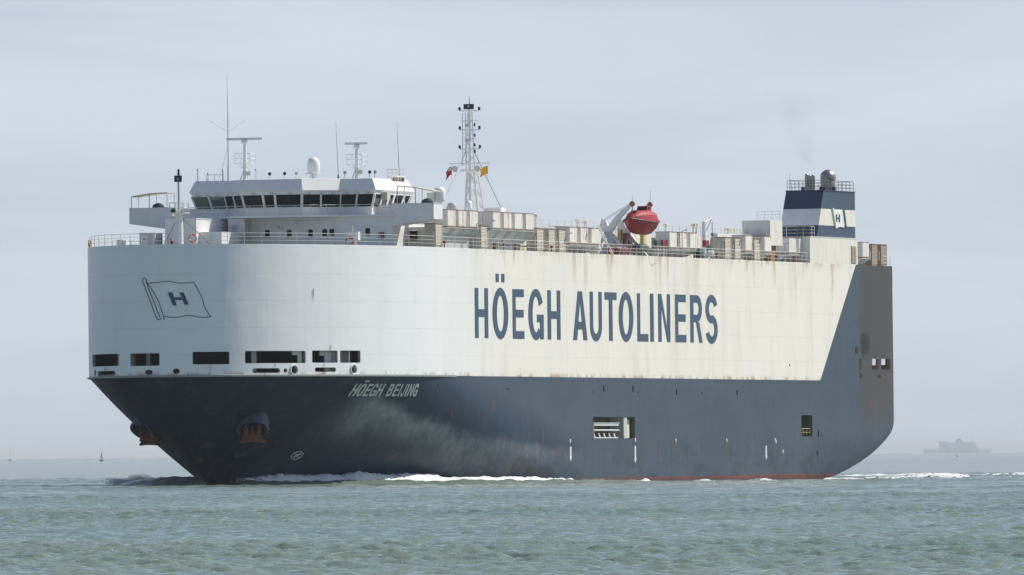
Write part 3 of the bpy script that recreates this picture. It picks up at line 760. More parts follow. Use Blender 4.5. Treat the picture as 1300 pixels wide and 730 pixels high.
# ================================================================= deck houses
def house(name, x0, x1, y0, y1, z0, z1, mat='white', parent=ship, trim=True):
    o = MB().box(x0, x1, y0, y1, z0, z1).build(name, mat, parent)
    if trim:
        MB().box(x0-.06, x1+.06, y0-.06, y1+.06, z1, z1+.07).build('roof_edge', mat, o)
    return o
ZB = 26.80      # navigating bridge deck
front = house('deckhouse', -14, 1.0, -11.7, 11.7, ZD+.005, ZB-.2, 'white', trim=False)
slab = MB(); slab.prism([(-14, -12.15, ZB-.2), (1.35, -12.15, ZB-.2), (1.35, -6.5, ZB-.2), (3.7, -4.2, ZB-.2), (3.7, 4.2, ZB-.2), (1.35, 6.5, ZB-.2), (1.35, 12.15, ZB-.2), (-14, 12.15, ZB-.2)], (0, 0, .2))
slab.build('bridge_deck', 'white', ship)
def round_window(parent, c, w, h, nrm, tv, mat='glass', name='window', proud=.035):
    c, n, t_ = Vector(c), Vector(nrm), Vector(tv); upv = Vector((0, 0, 1)); pts = []; r = min(w, h)*.28
    for cx, cy, a0 in ((w/2-r, h/2-r, 0), (-w/2+r, h/2-r, 90), (-w/2+r, -h/2+r, 180), (w/2-r, -h/2+r, 270)):
        for k in range(4): a = R(a0+30*k); pts.append((cx+r*math.cos(a), cy+r*math.sin(a)))
    MB().prism([c+t_*u*1.22+upv*v*1.18-n*.02 for u, v in pts], n*(.02+proud*.6)).build('window_frame', 'white', parent)
    return MB().prism([c+t_*u+upv*v for u, v in pts], n*proud).build(name, mat, parent)
for x, y in [(339.5, 296.5), (367.3, 296.3), (394.3, 295.8), (412.3, 295.3), (421.3, 295.2), (467, 294)]:
    p = at(x, y, 0, 1.0); round_window(front, p, .5, .72, (1, 0, 0), (0, 1, 0))
MB().box(1.0, 1.2, *(sorted([at(481.5, 300, 0, 1)[1], at(488, 300, 0, 1)[1]])), 24.35, 25.0).build('fire_hose_box', 'darkred', front)
for x, y in [(354.5, 287), (378, 281)]:
    p = at(x, y, 0, 1.2); MB().lathe(p, [(.05, 0), (.13, .18), (.16, .3)], 10, (1, 0, -.4)).build('deck_light', 'grey', front)
# long passage house forward, with a lit port side
hA = house('passage_house', 1.0, 10.5, -8.95, -5.65, ZD+.005, 26.45, 'white')
MB().box(10.5, 10.56, -8.4, -7.6, ZD+.2, 25.5).build('door', 'white', hA)
for z in (25.75, 25.2, 24.6): MB().box(10.5, 10.6, -7.35, -7.05, z, z+.09).build('door_handle', 'interior_dark', hA)
MB().box(4.2, 9.6, -5.65, -3.3, ZD+.005, 25.15).build('store_locker', 'white', hA)
hB = house('ventilation_trunk', 1.02, 2.9, -4.95, -3.2, ZD+.005, 26.5, 'white')
def louvre_face(parent, x0, x1, z0, z1, y, mat, n):
    mb = MB()
    for k in range(n):
        z = z0+(z1-z0)*(k+.12)/n; dz = (z1-z0)/n
        mb.prism([(x0, y, z), (x0, y+.06, z-.01), (x0, y+.015, z+dz*.72), (x0, y, z+dz*.72)], (x1-x0, 0, 0))
    return mb.build('louvre_slats', mat, parent)
louvre_face(hB, 1.05, 2.85, ZD+.3, 26.4, -3.2, 'tan', 16)
MB().tube((3.2, -4.2, ZD+.005), (3.2, -4.2, 25.6), .12).lathe((3.2, -4.2, 25.6), [(.12, 0), (.25, .08), (.22, .3), (0.02, .36)], 10).build('vent_pipe', 'grey', ship, 40)
hL = house('deck_locker', at(196, 300, 0, 12)[0]-2.4, 12.0, at(177, 300, 0, 12)[1], at(196, 300, 0, 12)[1], ZD+.005, 25.05, 'grey')
ly = at(196, 300, 0, 12)[1]
louvre_face(hL, 9.7, 11.9, ZD+.25, 24.95, ly, 'tan', 10)
MB().box(12.0, 12.05, ly-1.35, ly-.75, ZD+.15, 24.9).build('door', 'white', hL); MB().box(12.05, 12.1, ly-1.2, ly-.9, 24.45, 24.55).build('door_handle', 'interior_dark', hL)
for px_, ww, zt in [(156.5, .55, 24.35), (161, .3, 24.3)]:
    p = at(px_, 306, 0, 18); MB().box(p[0]-.4, p[0]+.4, p[1]-ww, p[1]+ww*.2, ZD+.005, zt).build('vent_post', 'white', ship)
# recess under the port wing
hR = house('lobby_house', -16.0, -3.6, 11.7, 14.3, ZD+.005, 25.55, 'grey', trim=False)
MB().box(-3.6, -3.5, 12.05, 12.85, 24.25, 25.15).build('window', 'glass', hR)
MB().box(-3.6, -3.46, 11.95, 12.95, 25.17, 25.27).build('window_hood', 'white', hR)
MB().box(-3.52, -3.44, 12.4, 12.7, 24.6, 24.85).build('fire_sign', 'red', hR)
MB().tube((-3.3, 14.0, ZD), (-3.3, 14.0, 24.7), .1).lathe((-3.3, 14.0, 24.3), [(.28, 0), (.28, .2)], 10, (0, 1, 0)).build('hydrant', 'darkred', hR, 40)
# ---- bridge wings
for s in (1, -1):
    nm = MB(); nm.prism([(1.04, s*11.6, 25.60), (1.04, s*16.12, 26.25), (1.04, s*16.12, 27.80), (1.04, s*11.6, 27.80)], (-2.88, 0, 0))
    wing = nm.build('bridge_wing', 'white', ship)
    MB().box(-1.9, 1.1, min(s*11.6, s*16.17), max(s*11.6, s*16.17), 27.80, 27.86).build('wing_rail', 'white', wing)
    # awning on pipe posts
    mb = MB(); y0, y1 = (s*12.2, s*16.0)
    if s > 0:
        xs0, zt0, zt1 = -1.3, 29.55, 29.0
    else: xs0, zt0, zt1 = .6, 28.95, 29.3
    for yy, zt in ((y0, zt0 if s > 0 else zt1), ((y0+y1)/2, (zt0+zt1)/2+.1), (y1, zt1 if s > 0 else zt0)):
        for xx in (-1.5, .7): MB().tube((xx, yy, 27.86), (xx, yy, zt), .05, n=5).build('awning_post', 'rail', wing)
    za, zb_ = (zt0, zt1) if s > 0 else (zt1, zt0)
    mb = MB(); mb.loft([[(-1.6, y0, za), (.8, y0, za), (.8, y0, za+.09), (-1.6, y0, za+.09)], [(-1.6, (y0+y1)/2, (za+zb_)/2+.1), (.8, (y0+y1)/2, (za+zb_)/2+.1), (.8, (y0+y1)/2, (za+zb_)/2+.19), (-1.6, (y0+y1)/2, (za+zb_)/2+.19)],
                       [(-1.6, y1, zb_), (.8, y1, zb_), (.8, y1, zb_+.09), (-1.6, y1, zb_+.09)]]); mb.build('awning', 'canvas', wing)
    MB().box(-1.84, -1.72, min(s*9.3, s*11.6), max(s*9.3, s*11.6), ZB+.002, 27.75).build('wing_bulwark', 'white', wing)
    for yy in ((s*15.3,) if s > 0 else (s*13.2,)):
        c = on_ship('repeater_cover', (.5, yy, 27.86), ('green canvas cover on the tip of the port bridge wing' if s > 0 else 'green canvas cover on top of the starboard bridge wing under the awning'), 'canvas cover')
        MB().lathe((0, 0, 0), [(.55, 0), (.62, .12), (.5, .3), (.28, .42), (.05, .46)], 14).build('canvas_cover', 'green', c, 60)
        MB().torus((0, 0, .06), .61, .035, (0, 0, 1), 16, 6).build('lashing', 'black', c, 60)
# ---- wheelhouse
PLAN = [(-11, 9.27), (0, 9.27), (0, 5.97), (3.3, 3.0), (3.3, -3.0), (0, -5.97), (0, -9.27), (-11, -9.27)]
def plan(off, z, rear=None):
    P = [Vector(p) for p in PLAN]; out = []; n = len(P)
    for i, p in enumerate(P):
        a, b = P[i-1], P[(i+1) % n]
        e1, e2 = (p-a).normalized(), (b-p).normalized()
        n1, n2 = Vector((e1.y, -e1.x)), Vector((e2.y, -e2.x))
        if n1.dot(p-Vector((-4, 0))) < 0 and i not in (0, 7): pass
        n1, n2 = -n1, -n2
        m_ = (n1+n2); m_ = m_/max(.35, m_.dot(n1)) if m_.length > 1e-6 else n1
        out.append((p.x+m_.x*off, p.y+m_.y*off, z))
    return out
_t = plan(1, 0)
SG = 1 if _t[1][1] > 9.27 else -1
mb = MB(); mb.loft([plan(0, ZB+.002), plan(0, 27.62), plan(SG*.42, 28.86), plan(SG*.42, 29.1), plan(SG*.62, 29.28), plan(SG*.12, 30.42), plan(SG*.02, 30.46)])
wh = mb.build('wheelhouse', 'white', ship)
WB, WT = plan(SG*.01, 27.64), plan(SG*.42, 28.86)
def pane(i, f0, f1, mat='glass', pr=.03, nm='window', z0=0.0, z1=1.0):
    a0, a1, b0, b1 = Vector(WB[i]), Vector(WB[i+1]), Vector(WT[i]), Vector(WT[i+1])
    q = [a0.lerp(a1, f0), a0.lerp(a1, f1), b0.lerp(b1, f1), b0.lerp(b1, f0)]
    n = (q[1]-q[0]).cross(q[3]-q[0]).normalized()
    if n.dot(q[0]-Vector((-4, 0, 28))) < 0: n = -n
    MB().prism([p for p in q], n*pr).build(nm, mat, wh)
SEG = {0: [(.05, .20), (.23, .46), (.49, .60), (.63, .78), (.82, .97)], 1: [(.02, .48), (.54, .98)], 2: [(.03, .50), (.54, .97)], 3: [(.02, .43), (.47, .63), (.67, .98)], 4: [(.03, .46), (.52, .97)], 5: [(.02, .46), (.53, .97)], 6: [(.05, .3), (.35, .6), (.65, .95)]}
for i, L_ in SEG.items():
    for f0, f1 in L_: pane(i, f0, f1, 'glass_green' if i == 5 else 'glass')
    edges = sorted({0.0, 1.0} | {round((L_[k][1]+L_[k+1][0])/2, 3) for k in range(len(L_)-1)})
    for e in edges: pane(i, max(0, e-.018), min(1, e+.018), 'white', .11, 'mullion')
mb = MB()
for i in range(1, 6):
    a, b = Vector(plan(SG*.44, 29.0)[i]), Vector(plan(SG*.44, 29.0)[i+1])
    for f in (.2, .5, .8):
        p = a.lerp(b, f); mb.box(p.x-.07, p.x+.15, p.y-.16, p.y+.16, p.z-.1, p.z+.05)
mb.build('window_wiper_motor', 'grey', wh)
railing([(1.2, 11.5, ZB), (1.2, 6.6, ZB), (3.6, 4.0, ZB), (3.6, -4.0, ZB), (1.2, -6.6, ZB), (1.2, -11.5, ZB)], step=1.5, h=1.0, rails=(.35, .68, 1.0))
MB().box(-2.6, -1.6, 9.7, 10.35, 28.35, 29.05).build('searchlight', 'grey', wh)
# name board on the port side of the roof
p0, p1 = at(497.3, 222, 1, 9.45), at(513.8, 233.5, 1, 9.45)
nb = MB().box(p1[0], p0[0], 9.38, 9.45, p1[2], p0[2]).build('name_board', 'cream', wh)
tot = 1.19; bl = p0[0]-p1[0]
LT = MB()
for ch, a, b in NM:
    w = b-a; h_ = (p0[2]-p1[2])*.55; z0_ = p1[2]+(p0[2]-p1[2])*.2
    for q in glyph(ch, 1.0, .25 if ch != 'I' else 1, .16):
        if len(q) == 4: LT.prism([(p0[0]-bl*.05-bl*.9*(a+u*w)/tot, 9.451, z0_+v*h_) for u, v in q], (0, .02, 0))
LT.build('name_lettering', 'black', wh)
railing([(p0[0]+.3, 9.2, 30.46), (p1[0]-.3, 9.2, 30.46), (p1[0]-.3, 7.5, 30.46)], step=1.2, h=1.15)
# ---- things on the wheelhouse roof
ZR = 30.46
def radar(px_, x, zscan, half, side=None):
    y = at(px_, 200, 0, x)[1]
    mb = MB(); mb.tube((x, y, ZR), (x, y, zscan-.45), .22, .16, 10)
    mb.tube((x-.5, y, ZR), (x, y, ZR+1.4), .06); mb.tube((x+.3, y+.45, ZR), (x, y, ZR+1.4), .06); mb.tube((x+.3, y-.45, ZR), (x, y, ZR+1.4), .06)
    o = mb.build('radar_mast', 'white', ship, 40)
    zb = ZR+(zscan-ZR)*.42; mb = MB()
    for zz_ in (zb, zb+.5, zb+1.0): mb.path([(x-.8, y-.8, zz_), (x+.8, y-.8, zz_), (x+.8, y+.8, zz_), (x-.8, y+.8, zz_), (x-.8, y-.8, zz_)], .03, 4)
    for a in ((-.8, -.8), (.8, -.8), (.8, .8), (-.8, .8)):
        mb.tube((x+a[0], y+a[1], zb), (x+a[0], y+a[1], zb+1), .03, n=4); mb.tube((x+a[0], y+a[1], zb), (x, y, zb-.6), .03, n=4)
    mb.build('work_platform', 'white', o)
    MB().lathe((x, y, zscan-.48), [(.25, 0), (.34, .1), (.34, .33), (.2, .42)], 12).build('gearbox', 'white', o, 40)
    d = Vector((.12, 1, 0)).normalized(); e = Vector((1, -.12, 0)).normalized()
    mb = MB(); mb.prism([Vector((x, y, zscan-.1))+d*u+e*v for u, v in ((-half, -.1), (half, -.1), (half, .1), (-half, .1))], (0, 0, .24)); mb.build('scanner', 'white', o)
    MB().box(x+.15, x+.5, y+.15, y+.75, ZR+.55, ZR+.95).build('floodlight', 'grey', o)
radar(311, -2.5, 34.66, 2.0)
radar(453, -5, 34.05, 1.28)
y = at(398, 210, 0, -4)[1]
sd = MB().tube((-4, y, ZR), (-4, y, 31.2), .2, .2, 8).tube((-4, y-.5, ZR), (-4, y-.2, 31.1), .05).tube((-4, y+.5, ZR), (-4, y+.2, 31.1), .05).build('satellite_dome', 'white', ship, 40)
MB().lathe((-4, y, 31.12), [(.3, 0), (.6, .08), (.64, .2), (.64, .9), (.57, 1.28), (.38, 1.53), (.15, 1.64), (.02, 1.66)], 20).build('radome', 'buoywhite', sd, 60)
MB().torus((-4, y, 31.1), .8, .035, (0, 0, 1), 16, 5).build('dome_rail', 'rail', sd)
for px_, x, z1, r in [(290, -4, 41.3, .05), (429.5, -6, 36.4, .035), (507, -9, 36.2, .035)]:
    y = at(px_, 225, 0, x)[1]
    if px_ == 290:
        an = MB().tube((x, y, ZR), (x, y, ZR+1.6), .14, .1).tube((x, y, ZR+1.6), (x, y, z1-4), .07, .05).build('whip_antenna', 'grey', ship)
        MB().tube((x, y, z1-4), (x, y-.05, z1), .04, .012).build('antenna_tip', 'grey', an)
        MB().tube((x, y, ZR+5.0), (x, y-2.0, ZR+6.2), .012).tube((x, y, ZR+5.0), (x, y+2.0, ZR+6.2), .012).build('antenna_spreader', 'grey', an)
        MB().tube((x, y-1.1, ZR), (x, y, ZR+3.4), .018).build('antenna_stay', 'grey', an)
    else:
        an = MB().tube((x, y, ZR), (x, y, ZR+.5), .09).tube((x, y, ZR+.5), (x+.1, y-.18, z1), .03, .012).build('whip_antenna', 'darkrail', ship)
for px_, z_, rr in [(251, 1.0, .06), (264, .6, .05), (283, .9, .08), (325, .9, .05)]:
    y = at(px_, 225, 0, 0)[1]; MB().tube((0, y, ZR), (0, y, ZR+z_), rr, rr*.7).lathe((0, y, ZR+z_), [(.05, 0), (.12, .1), (.02, .3)], 8).build('aerial', 'grey', ship, 40)
for px_, col in [(342, 'black'), (361, 'green'), (376, 'grey'), (437.5, 'grey'), (469, 'black'), (476, 'grey')]:
    y = at(px_, 225, 0, 1)[1]; o = MB().tube((1, y, ZR), (1, y, ZR+.5), .05).build('lamp_post', 'white', ship); MB().lathe((.8, y, ZR+.55), [(.05, 0), (.15, .08), (.18, .25), (.16, .3)], 12, (1, .2, .1)).build('lamp_head', col, o, 40)
y0, y1 = at(262, 225, 0, 0)[1], at(283, 225, 0, 0)[1]
railing([(0, y0, ZR), (0, y1, ZR)], h=.6, rails=(.6,), step=.8)
p = at(558, 247, 0, -6); dm = MB().tube((p[0], p[1], ZB), (p[0], p[1], 28.2), .3, .3, 8).build('satellite_dome', 'white', ship, 40)
MB().lathe((p[0], p[1], 28.15), [(.5, 0), (.62, .06), (.62, .95), (.5, 1.25), (.25, 1.42), (.02, 1.46)], 18).build('radome', 'buoywhite', dm, 60)
MB().box(p[0]+.1, p[0]+.8, p[1]-1.1, p[1]-.35, 28.0, 29.0).build('equipment_box', 'white', dm)
# ---- foremast
fm = MB().tube((31.5, 0, ZD), (31.5, 0, 26.45), .44, .36, 14).build('foremast', 'white', ship, 40)
pl = MB().lathe((31.5, 0, 26.45), [(.4, 0), (1.05, .12), (1.05, .2)], 14).build('lookout_platform', 'white', fm)
mb = MB()
for k in range(8):
    a = 2*math.pi*k/8; mb.tube((31.5+1.0*math.cos(a), math.sin(a), 26.65), (31.5+1.0*math.cos(a), math.sin(a), 27.6), .03, n=4)
for z in (27.1, 27.6): mb.torus((31.5, 0, z), 1.0, .03, (0, 0, 1), 16, 4)
mb.build('platform_rail', 'rail', fm)
um = MB().tube((31.5, 0, 26.6), (31.5, 0, 30.3), .14, .1, 8).build('upper_mast', 'grey', fm)
mb = MB()
for z in np.arange(27, 30, .35): mb.tube((31.62, -.14, z), (31.62, .14, z), .02, n=4)
mb.build('mast_rung', 'grey', fm)
MB().box(31.62, 31.7, -.39, .39, 29.65, 30.28).build('light_board', 'black', fm); MB().lathe((31.7, 0, 29.95), [(.08, 0), (.06, .08)], 10, (1, 0, 0)).build('masthead_light', 'buoywhite', fm)
MB().lathe((31.5, 0, 30.3), [(.1, 0), (.13, .05), (.13, .25), (.07, .3), (.12, .34), (.12, .56), (.05, .62)], 10).build('navigation_lantern', 'black', fm)
for yy in (-2.4, 2.6): MB().tube((29.5, yy, ZD), (31.5, 0, 26.4), .035, n=4).build('mast_stay', 'black', fm)
MB().lathe((31.5, -.55, 26.65), [(.28, 0), (.3, .2), (.1, .5)], 10).build('bell_cover', 'green', fm, 50)
for px_, h_ in [(218, .5)]:
    p = at(px_, 305, 0, 26); MB().tube((p[0], p[1], ZD), (p[0], p[1], ZD+h_), .13).lathe((p[0], p[1], ZD+h_), [(.12, 0), (.2, .1), (.05, .25)], 8).build('hydrant', 'darkred', ship)
# white post box with a lifebuoy, amidships of the bridge front
p = at(450, 305, 0, 8.5)
MB().tube((p[0], p[1], ZD), (p[0], p[1], 24.1), .25, .25, 10).build('post', 'white', ship)
MB().box(p[0]-.35, p[0]+.35, p[1]-.62, p[1]+.5, 24.1, 24.95).build('equipment_cabinet', 'white', ship); MB().tube((p[0], p[1]-.2, 24.95), (p[0]+.1, p[1]-.2, 25.5), .08).build('cabinet_horn', 'grey', ship)
def lifebuoy(p, axis, label, rad=.36):
    o = on_ship('lifebuoy', p, label, 'lifebuoy', 'lifebuoys on the railings')
    a = Vector(axis).normalized()
    MB().torus((0, 0, 0), rad, .085, a, 24, 8).build('ring', 'orange', o, 60)
    for k in range(4): MB().torus((0, 0, 0), rad, .093, a, 3, 8, math.pi/2*k+.2, math.pi/2*k+.55).build('band', 'buoywhite', o, 60)
q = at(244.5, 302.5, 0, 29); lifebuoy(q, (1, .25, 0), 'dark red lifebuoy on the bow railing right of the foremast')
lifebuoy((p[0]+.45, p[1]-.35, 24.0), (1, .3, 0), 'orange lifebuoy on the white post box below the bridge windows')
q = at(114, 309.5, 0, 17); lifebuoy(q, (.1, -1, 0), 'lifebuoy seen edge-on at the far left end of the bow railing')
# ================================================================= ventilator rows along the port side
YV = 15.2
def vent_master():
    mb = MB(); mb.box(-1.32, 1.32, -1.5, -.03, .02, 1.66)
    o = mb.build('ventilator_box', 'white_rusty', ship)
    MB().box(-1.24, 1.24, -.03, .03, .08, 1.6).build('cover_plate', 'white_worn', o)  # rusted plate; sunlight on this side painted in as cream
    mb = MB(); mb.box(-1.36, 1.36, -1.54, .05, -.06, .02); mb.box(-1.36, 1.36, -1.54, .02, 1.66, 1.72); mb.build('base_frame', 'rust', o)
    return o
def louvre_master(mat='tan'):
    o = MB().box(-1.1, 1.1, -1.1, 0, 0, 2.25).build('louvre_house', mat, ship)
    MB().box(-1.16, 1.16, -1.15, .09, 2.25, 2.33).build('louvre_top', 'rust', o)
    louvre_face(o, -1.04, 1.04, .12, 2.2, 0, mat, 14)
    mb = MB(); mb.box(-1.12, -1.05, 0, .08, .02, 2.24); mb.box(1.05, 1.12, 0, .08, .02, 2.24); mb.box(-1.0, 1.0, -.6, .05, -.1, 0); mb.build('louvre_frame', mat, o)
    MB().box(1.12, 1.34, -.35, -.05, .55, 1.5).box(1.16, 1.28, -.25, -.1, 1.5, 1.8).build('damper_gear', 'grey', o)
    return o
vents = [(567.7, 578.5), (581.8, 592.3), (596, 606.8), (624.6, 636), (639.7, 649), (652.8, 663.8), (667, 677.7), (723, 732.3), (736.6, 746.5), (750.5, 759.7), (849.5, 859), (862, 872.6), (875, 885.4),
         (946, 954.6), (970, 979), (1000.8, 1010.5), (1013.5, 1023), (1094, 1103)]
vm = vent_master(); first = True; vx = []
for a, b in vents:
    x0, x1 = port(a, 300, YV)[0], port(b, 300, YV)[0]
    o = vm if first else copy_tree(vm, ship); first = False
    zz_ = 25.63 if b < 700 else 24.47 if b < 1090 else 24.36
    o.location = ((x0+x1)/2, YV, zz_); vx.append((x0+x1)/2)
lm = louvre_master(); first = True
for a, b in [(551.5, 560.8), (609, 618.5), (680.5, 689), (695, 704), (708, 717), (918.5, 927.4), (931.5, 939.7), (955.7, 964.3)]:
    x0, x1 = port(a, 300, YV)[0], port(b, 300, YV)[0]
    o = lm if first else copy_tree(lm, ship); first = False
    o.location = ((x0+x1)/2, YV+.05, ZD+.12)
bmst = louvre_master('brown'); first = True
for a, b in [(1104.6, 1113.7), (1117, 1124)]:
    x0, x1 = port(a, 300, YV)[0], port(b, 300, YV)[0]
    o = bmst if first else copy_tree(bmst, ship); first = False
    o.location = ((x0+x1)/2, YV+.05, ZD+.12)
# platforms, gussets and walls behind
def vent_block(xs, wall=13.7, mat='white', z=25.56):
    x0, x1 = max(xs)+1.5, min(xs)-1.5
    o = MB().box(x1, x0, wall-.4, wall, ZD+.005, z).build('ventilation_casing', mat, ship)
    MB().box(x1, x0, wall+.002, YV+.02, z-.1, z).build('ventilator_platform', 'grey', o)
    n = max(2, round((x0-x1)/3.3))
    for k in range(n+1):
        x = x1+.05+(x0-x1-.1)*k/n
        MB().prism([(x, wall+.002, z-.1), (x, YV-.05, z-.1), (x, wall+.3, min(24.25, z-.75)), (x, wall+.002, min(24.25, z-.75))], (.07, 0, 0)).build('gusset', 'white', o)
    mb = MB(); mb.prism([(x1+.1, wall+.01, min(24.3, z-.7)), (x1+.1, YV-.5, z-.12), (x1+.1, YV-.56, z-.12), (x1+.1, wall+.01, min(24.22, z-.78))], (x0-x1-.2, 0, 0)); mb.build('sloping_plate', 'white', o)
    for k in range(n):
        x = x1+(x0-x1)*(k+.5)/n; MB().box(x-.35, x+.35, wall+.002, wall+.12, ZD+.01, min(24.2, z-.8)).build('vent_door', 'cream' if k % 2 else 'rust', o)
    return o
for g in (vx[0:3], vx[3:7], vx[7:10], vx[10:13], vx[13:14], vx[14:15], vx[15:17]): vent_block(g, z=25.56 if g[0] > -40 else 24.40)
vent_block(vx[17:18], 14.2, 'rust', 24.29)
# long casing behind the vents, with rails along its roof
lh = MB().box(-127.5, -14.2, -13, 12.6, ZD+.005, 25.92).build('garage_top_house', 'white_worn', ship)
railing([(x, 12.4, 25.92) for x in np.linspace(-33, -128, 20)], step=2.0)
railing([(x, -12.8, 25.92) for x in np.linspace(-20, -127, 20)], step=3.0)
for a, b, yw in [(760, 774, 13.4)]:
    x0, x1 = port(a, 300, yw)[0], port(b, 300, yw)[0]; MB().box(x1, x0, 12.6, yw, ZD+.005, 25.95).build('boat_deck_house', 'white', ship)
for px_, hh in [(680, .9), (742, .5), (733, .6), (845, .6), (880, .7), (884, .8), (924, .5)]:
    x = port(px_, 280, 11.5)[0]; MB().tube((x, 11.5, 25.92), (x, 11.5, 26.3+hh), .12).lathe((x, 11.5, 26.3+hh), [(.1, 0), (.3, .1), (.28, .32), (.02, .42)], 10).build('mushroom_vent', 'white_worn', ship, 40)
MB().path([(port(684, 290, 12)[0], 12.7, 25.95), (port(687, 287, 12)[0], 12.7, 26.35), (port(712, 287, 12)[0], 12.7, 26.35), (port(715, 290, 12)[0], 12.7, 25.95)], .09).build('pipe_loop', 'grey', ship)
# small fittings between the vents: lamp poles, hydrants, pipe risers
for k, px_ in enumerate((605, 622.5, 720, 748, 866, 912, 942, 967, 996)):
    x = float(port(px_, 300, 15.4)[0]); zt = (26.0, 26.3, 25.4)[k % 3]
    o = MB().tube((x, 15.4, ZD), (x, 15.4, zt), .05).tube((x, 15.4, zt), (x, 15.75, zt+.1), .04).build('lamp_pole', 'grey', ship); MB().box(x-.16, x+.16, 15.65, 15.95, zt+.02, zt+.14).build('lamp_head', 'grey', o)
for px_ in (564, 640, 700, 772, 910, 985, 1008):
    x = float(port(px_, 308, 15.55)[0]); o = MB().tube((x, 15.55, ZD), (x, 15.55, 24.05), .07).build('hydrant', 'darkred', ship); MB().lathe((x-.14, 15.55, 24.0), [(.1, 0), (.16, .06), (.16, .2), (.1, .26)], 8, (1, 0, 0)).build('hydrant_valve', 'darkred', o)
for a, b in ((566, 608), (622, 678), (722, 760), (848, 886), (944, 1024)):
    x0, x1 = float(port(a, 308, 13.95)[0]), float(port(b, 308, 13.95)[0])
    o = MB().path([(x0, 14.05, 24.02), (x1, 14.05, 24.02)], .07).build('deck_pipe', 'rust', ship)
    for f in (.15, .5, .85): MB().tube((x0+(x1-x0)*f, 14.05, ZD), (x0+(x1-x0)*f, 14.05, 24.02), .05).build('pipe_support', 'grey', o)
# ================================================================= main mast
MX = -59.5
mm = MB().tube((MX, 0, 25.9), (MX, 0, 38.9), .2, .11, 10).build('main_mast', 'white', ship, 40)
for dx, dy in ((.6, -.55), (-1.2, 1.5), (-.3, .9), (1.0, .35)): MB().tube((MX+dx, dy, 25.9), (MX+dx*.4, dy*.45, 32.3), .12, .1, 8).build('mast_leg', 'white', mm)
mb = MB()
for k in range(4):
    z = 27.2+k*1.3; f0, f1 = 1-(z-25.9)/6.4*.7, 1-(z+1.2-25.9)/6.4*.7
    mb.tube((MX-1.2*f0, 1.5*f0, z), (MX-.3*f1, .9*f1, z+1.2), .05); mb.tube((MX-1.2*f0, 1.5*f0, z), (MX, 0, z+1.0), .05); mb.tube((MX+.6*f0, -.55*f0, z), (MX, 0, z+1.1), .05); mb.tube((MX+1.0*f0, .35*f0, z), (MX+.6*f1, -.55*f1, z+1.1), .05); mb.tube((MX-.3*f0, .9*f0, z), (MX+1.0*f1, .35*f1, z+1.2), .045)
mb.build('mast_bracing', 'white', mm)
MB().lathe((MX, 0, 32.3), [(.3, 0), (1.0, .08), (1.05, .16), (1.05, .3), (.98, .3), (.98, .18), (.2, .18)], 16).build('mast_platform', 'white', mm)
for z, hw in ((38.75, 1.12), (36.75, 1.12), (34.75, 1.15)):
    ya = MB().tube((MX, -hw, z), (MX, hw, z), .055).tube((MX, -.1, z-.5), (MX, hw*.7, z), .03).tube((MX, .1, z-.5), (MX, -hw*.7, z), .03).build('yard', 'white', mm)
    for s in (-1, 1):
        MB().lathe((MX, s*hw*.96, z+.05), [(.08, 0), (.14, .05), (.14, .3), (.06, .36)], 8).build('signal_lantern', 'black', mm)
for z, hw in ((37.7, .95), (35.8, .8), (36.3, .5)):
    MB().tube((MX, -hw, z), (MX, hw, z), .04).build('yard', 'white', mm)
for z in (37.3, 36.2, 35.2, 34.5): MB().lathe((MX+.1, .58, z-.2), [(.06, 0), (.11, .05), (.11, .3), (.04, .36)], 8).build('navigation_lantern', 'darkrail', mm)
for z in (37.2, 35.6): MB().box(MX+.1, MX+.4, -.36, .0, z-.15, z+.2).build('equipment_box', 'grey', mm)
mb = MB(); mb.tube((MX-.2, -.5, 33), (MX-.2, -.5, 38.5), .04); mb.tube((MX-.2, -.85, 33), (MX-.2, -.85, 38.5), .04)
for z in np.arange(33.2, 38.5, .4): mb.tube((MX-.2, -.5, z), (MX-.2, -.85, z), .022, n=4)
mb.build('mast_ladder', 'grey', mm)
mb = MB()
for k in range(12):
    z = 32.9+k*.48; s_ = 1 if k % 2 else -1; mb.tube((MX-.1, -.42*s_*(1-k*.04), z), (MX-.1, .42*s_*(1-k*.04), z+.48), .03, n=4)
for s_ in (-1, 1): mb.tube((MX-.1, s_*.46, 32.6), (MX-.1, s_*.24, 38.6), .045, n=5)
mb.build('mast_lattice', 'grey', mm)
MB().tube((MX, -2.25, 33.25), (MX, 2.25, 33.25), .05).tube((MX, -.9, 33.0), (MX, -.9, 33.4), .05).tube((MX, .9, 33.0), (MX, .9, 33.4), .05).build('flag_yard', 'white', mm)
MB().box(MX+.15, MX+.3, -.55, .55, 38.9, 39.45).build('light_board', 'black', mm); MB().lathe((MX+.3, 0, 39.2), [(.1, 0), (.07, .1)], 10, (1, 0, 0)).build('masthead_light', 'buoywhite', mm)
MB().tube((MX, 0, 38.8), (MX, 0, 40.2), .08, .04).build('topmast', 'grey', mm)
for px_, y_, b_ in [(563, 256, (7, -3.0)), (640, 272, (-7, 2.6))]:
    a = (MX, -.4 if px_ < 600 else .4, 34.6); q = at(px_, y_, 0, MX+b_[0]); MB().tube(a, q, .04, n=4).build('mast_stay', 'darkrail', mm)
for s in (-1, 1): MB().lathe((MX+.6, s*1.25-.1, 32.75), [(.12, 0), (.3, .15), (.33, .4)], 12, (1, 0, -.2)).build('floodlight', 'grey', mm, 40)
p = at(595, 262, 0, -50); dm = MB().tube((p[0], p[1], 25.92), (p[0], p[1], 28.4), .14).build('satellite_dome', 'white', ship)
MB().lathe((p[0], p[1], 28.35), [(.22, 0), (.33, .05), (.33, .5), (.25, .72), (.02, .82)], 14).build('radome', 'buoywhite', dm, 60)
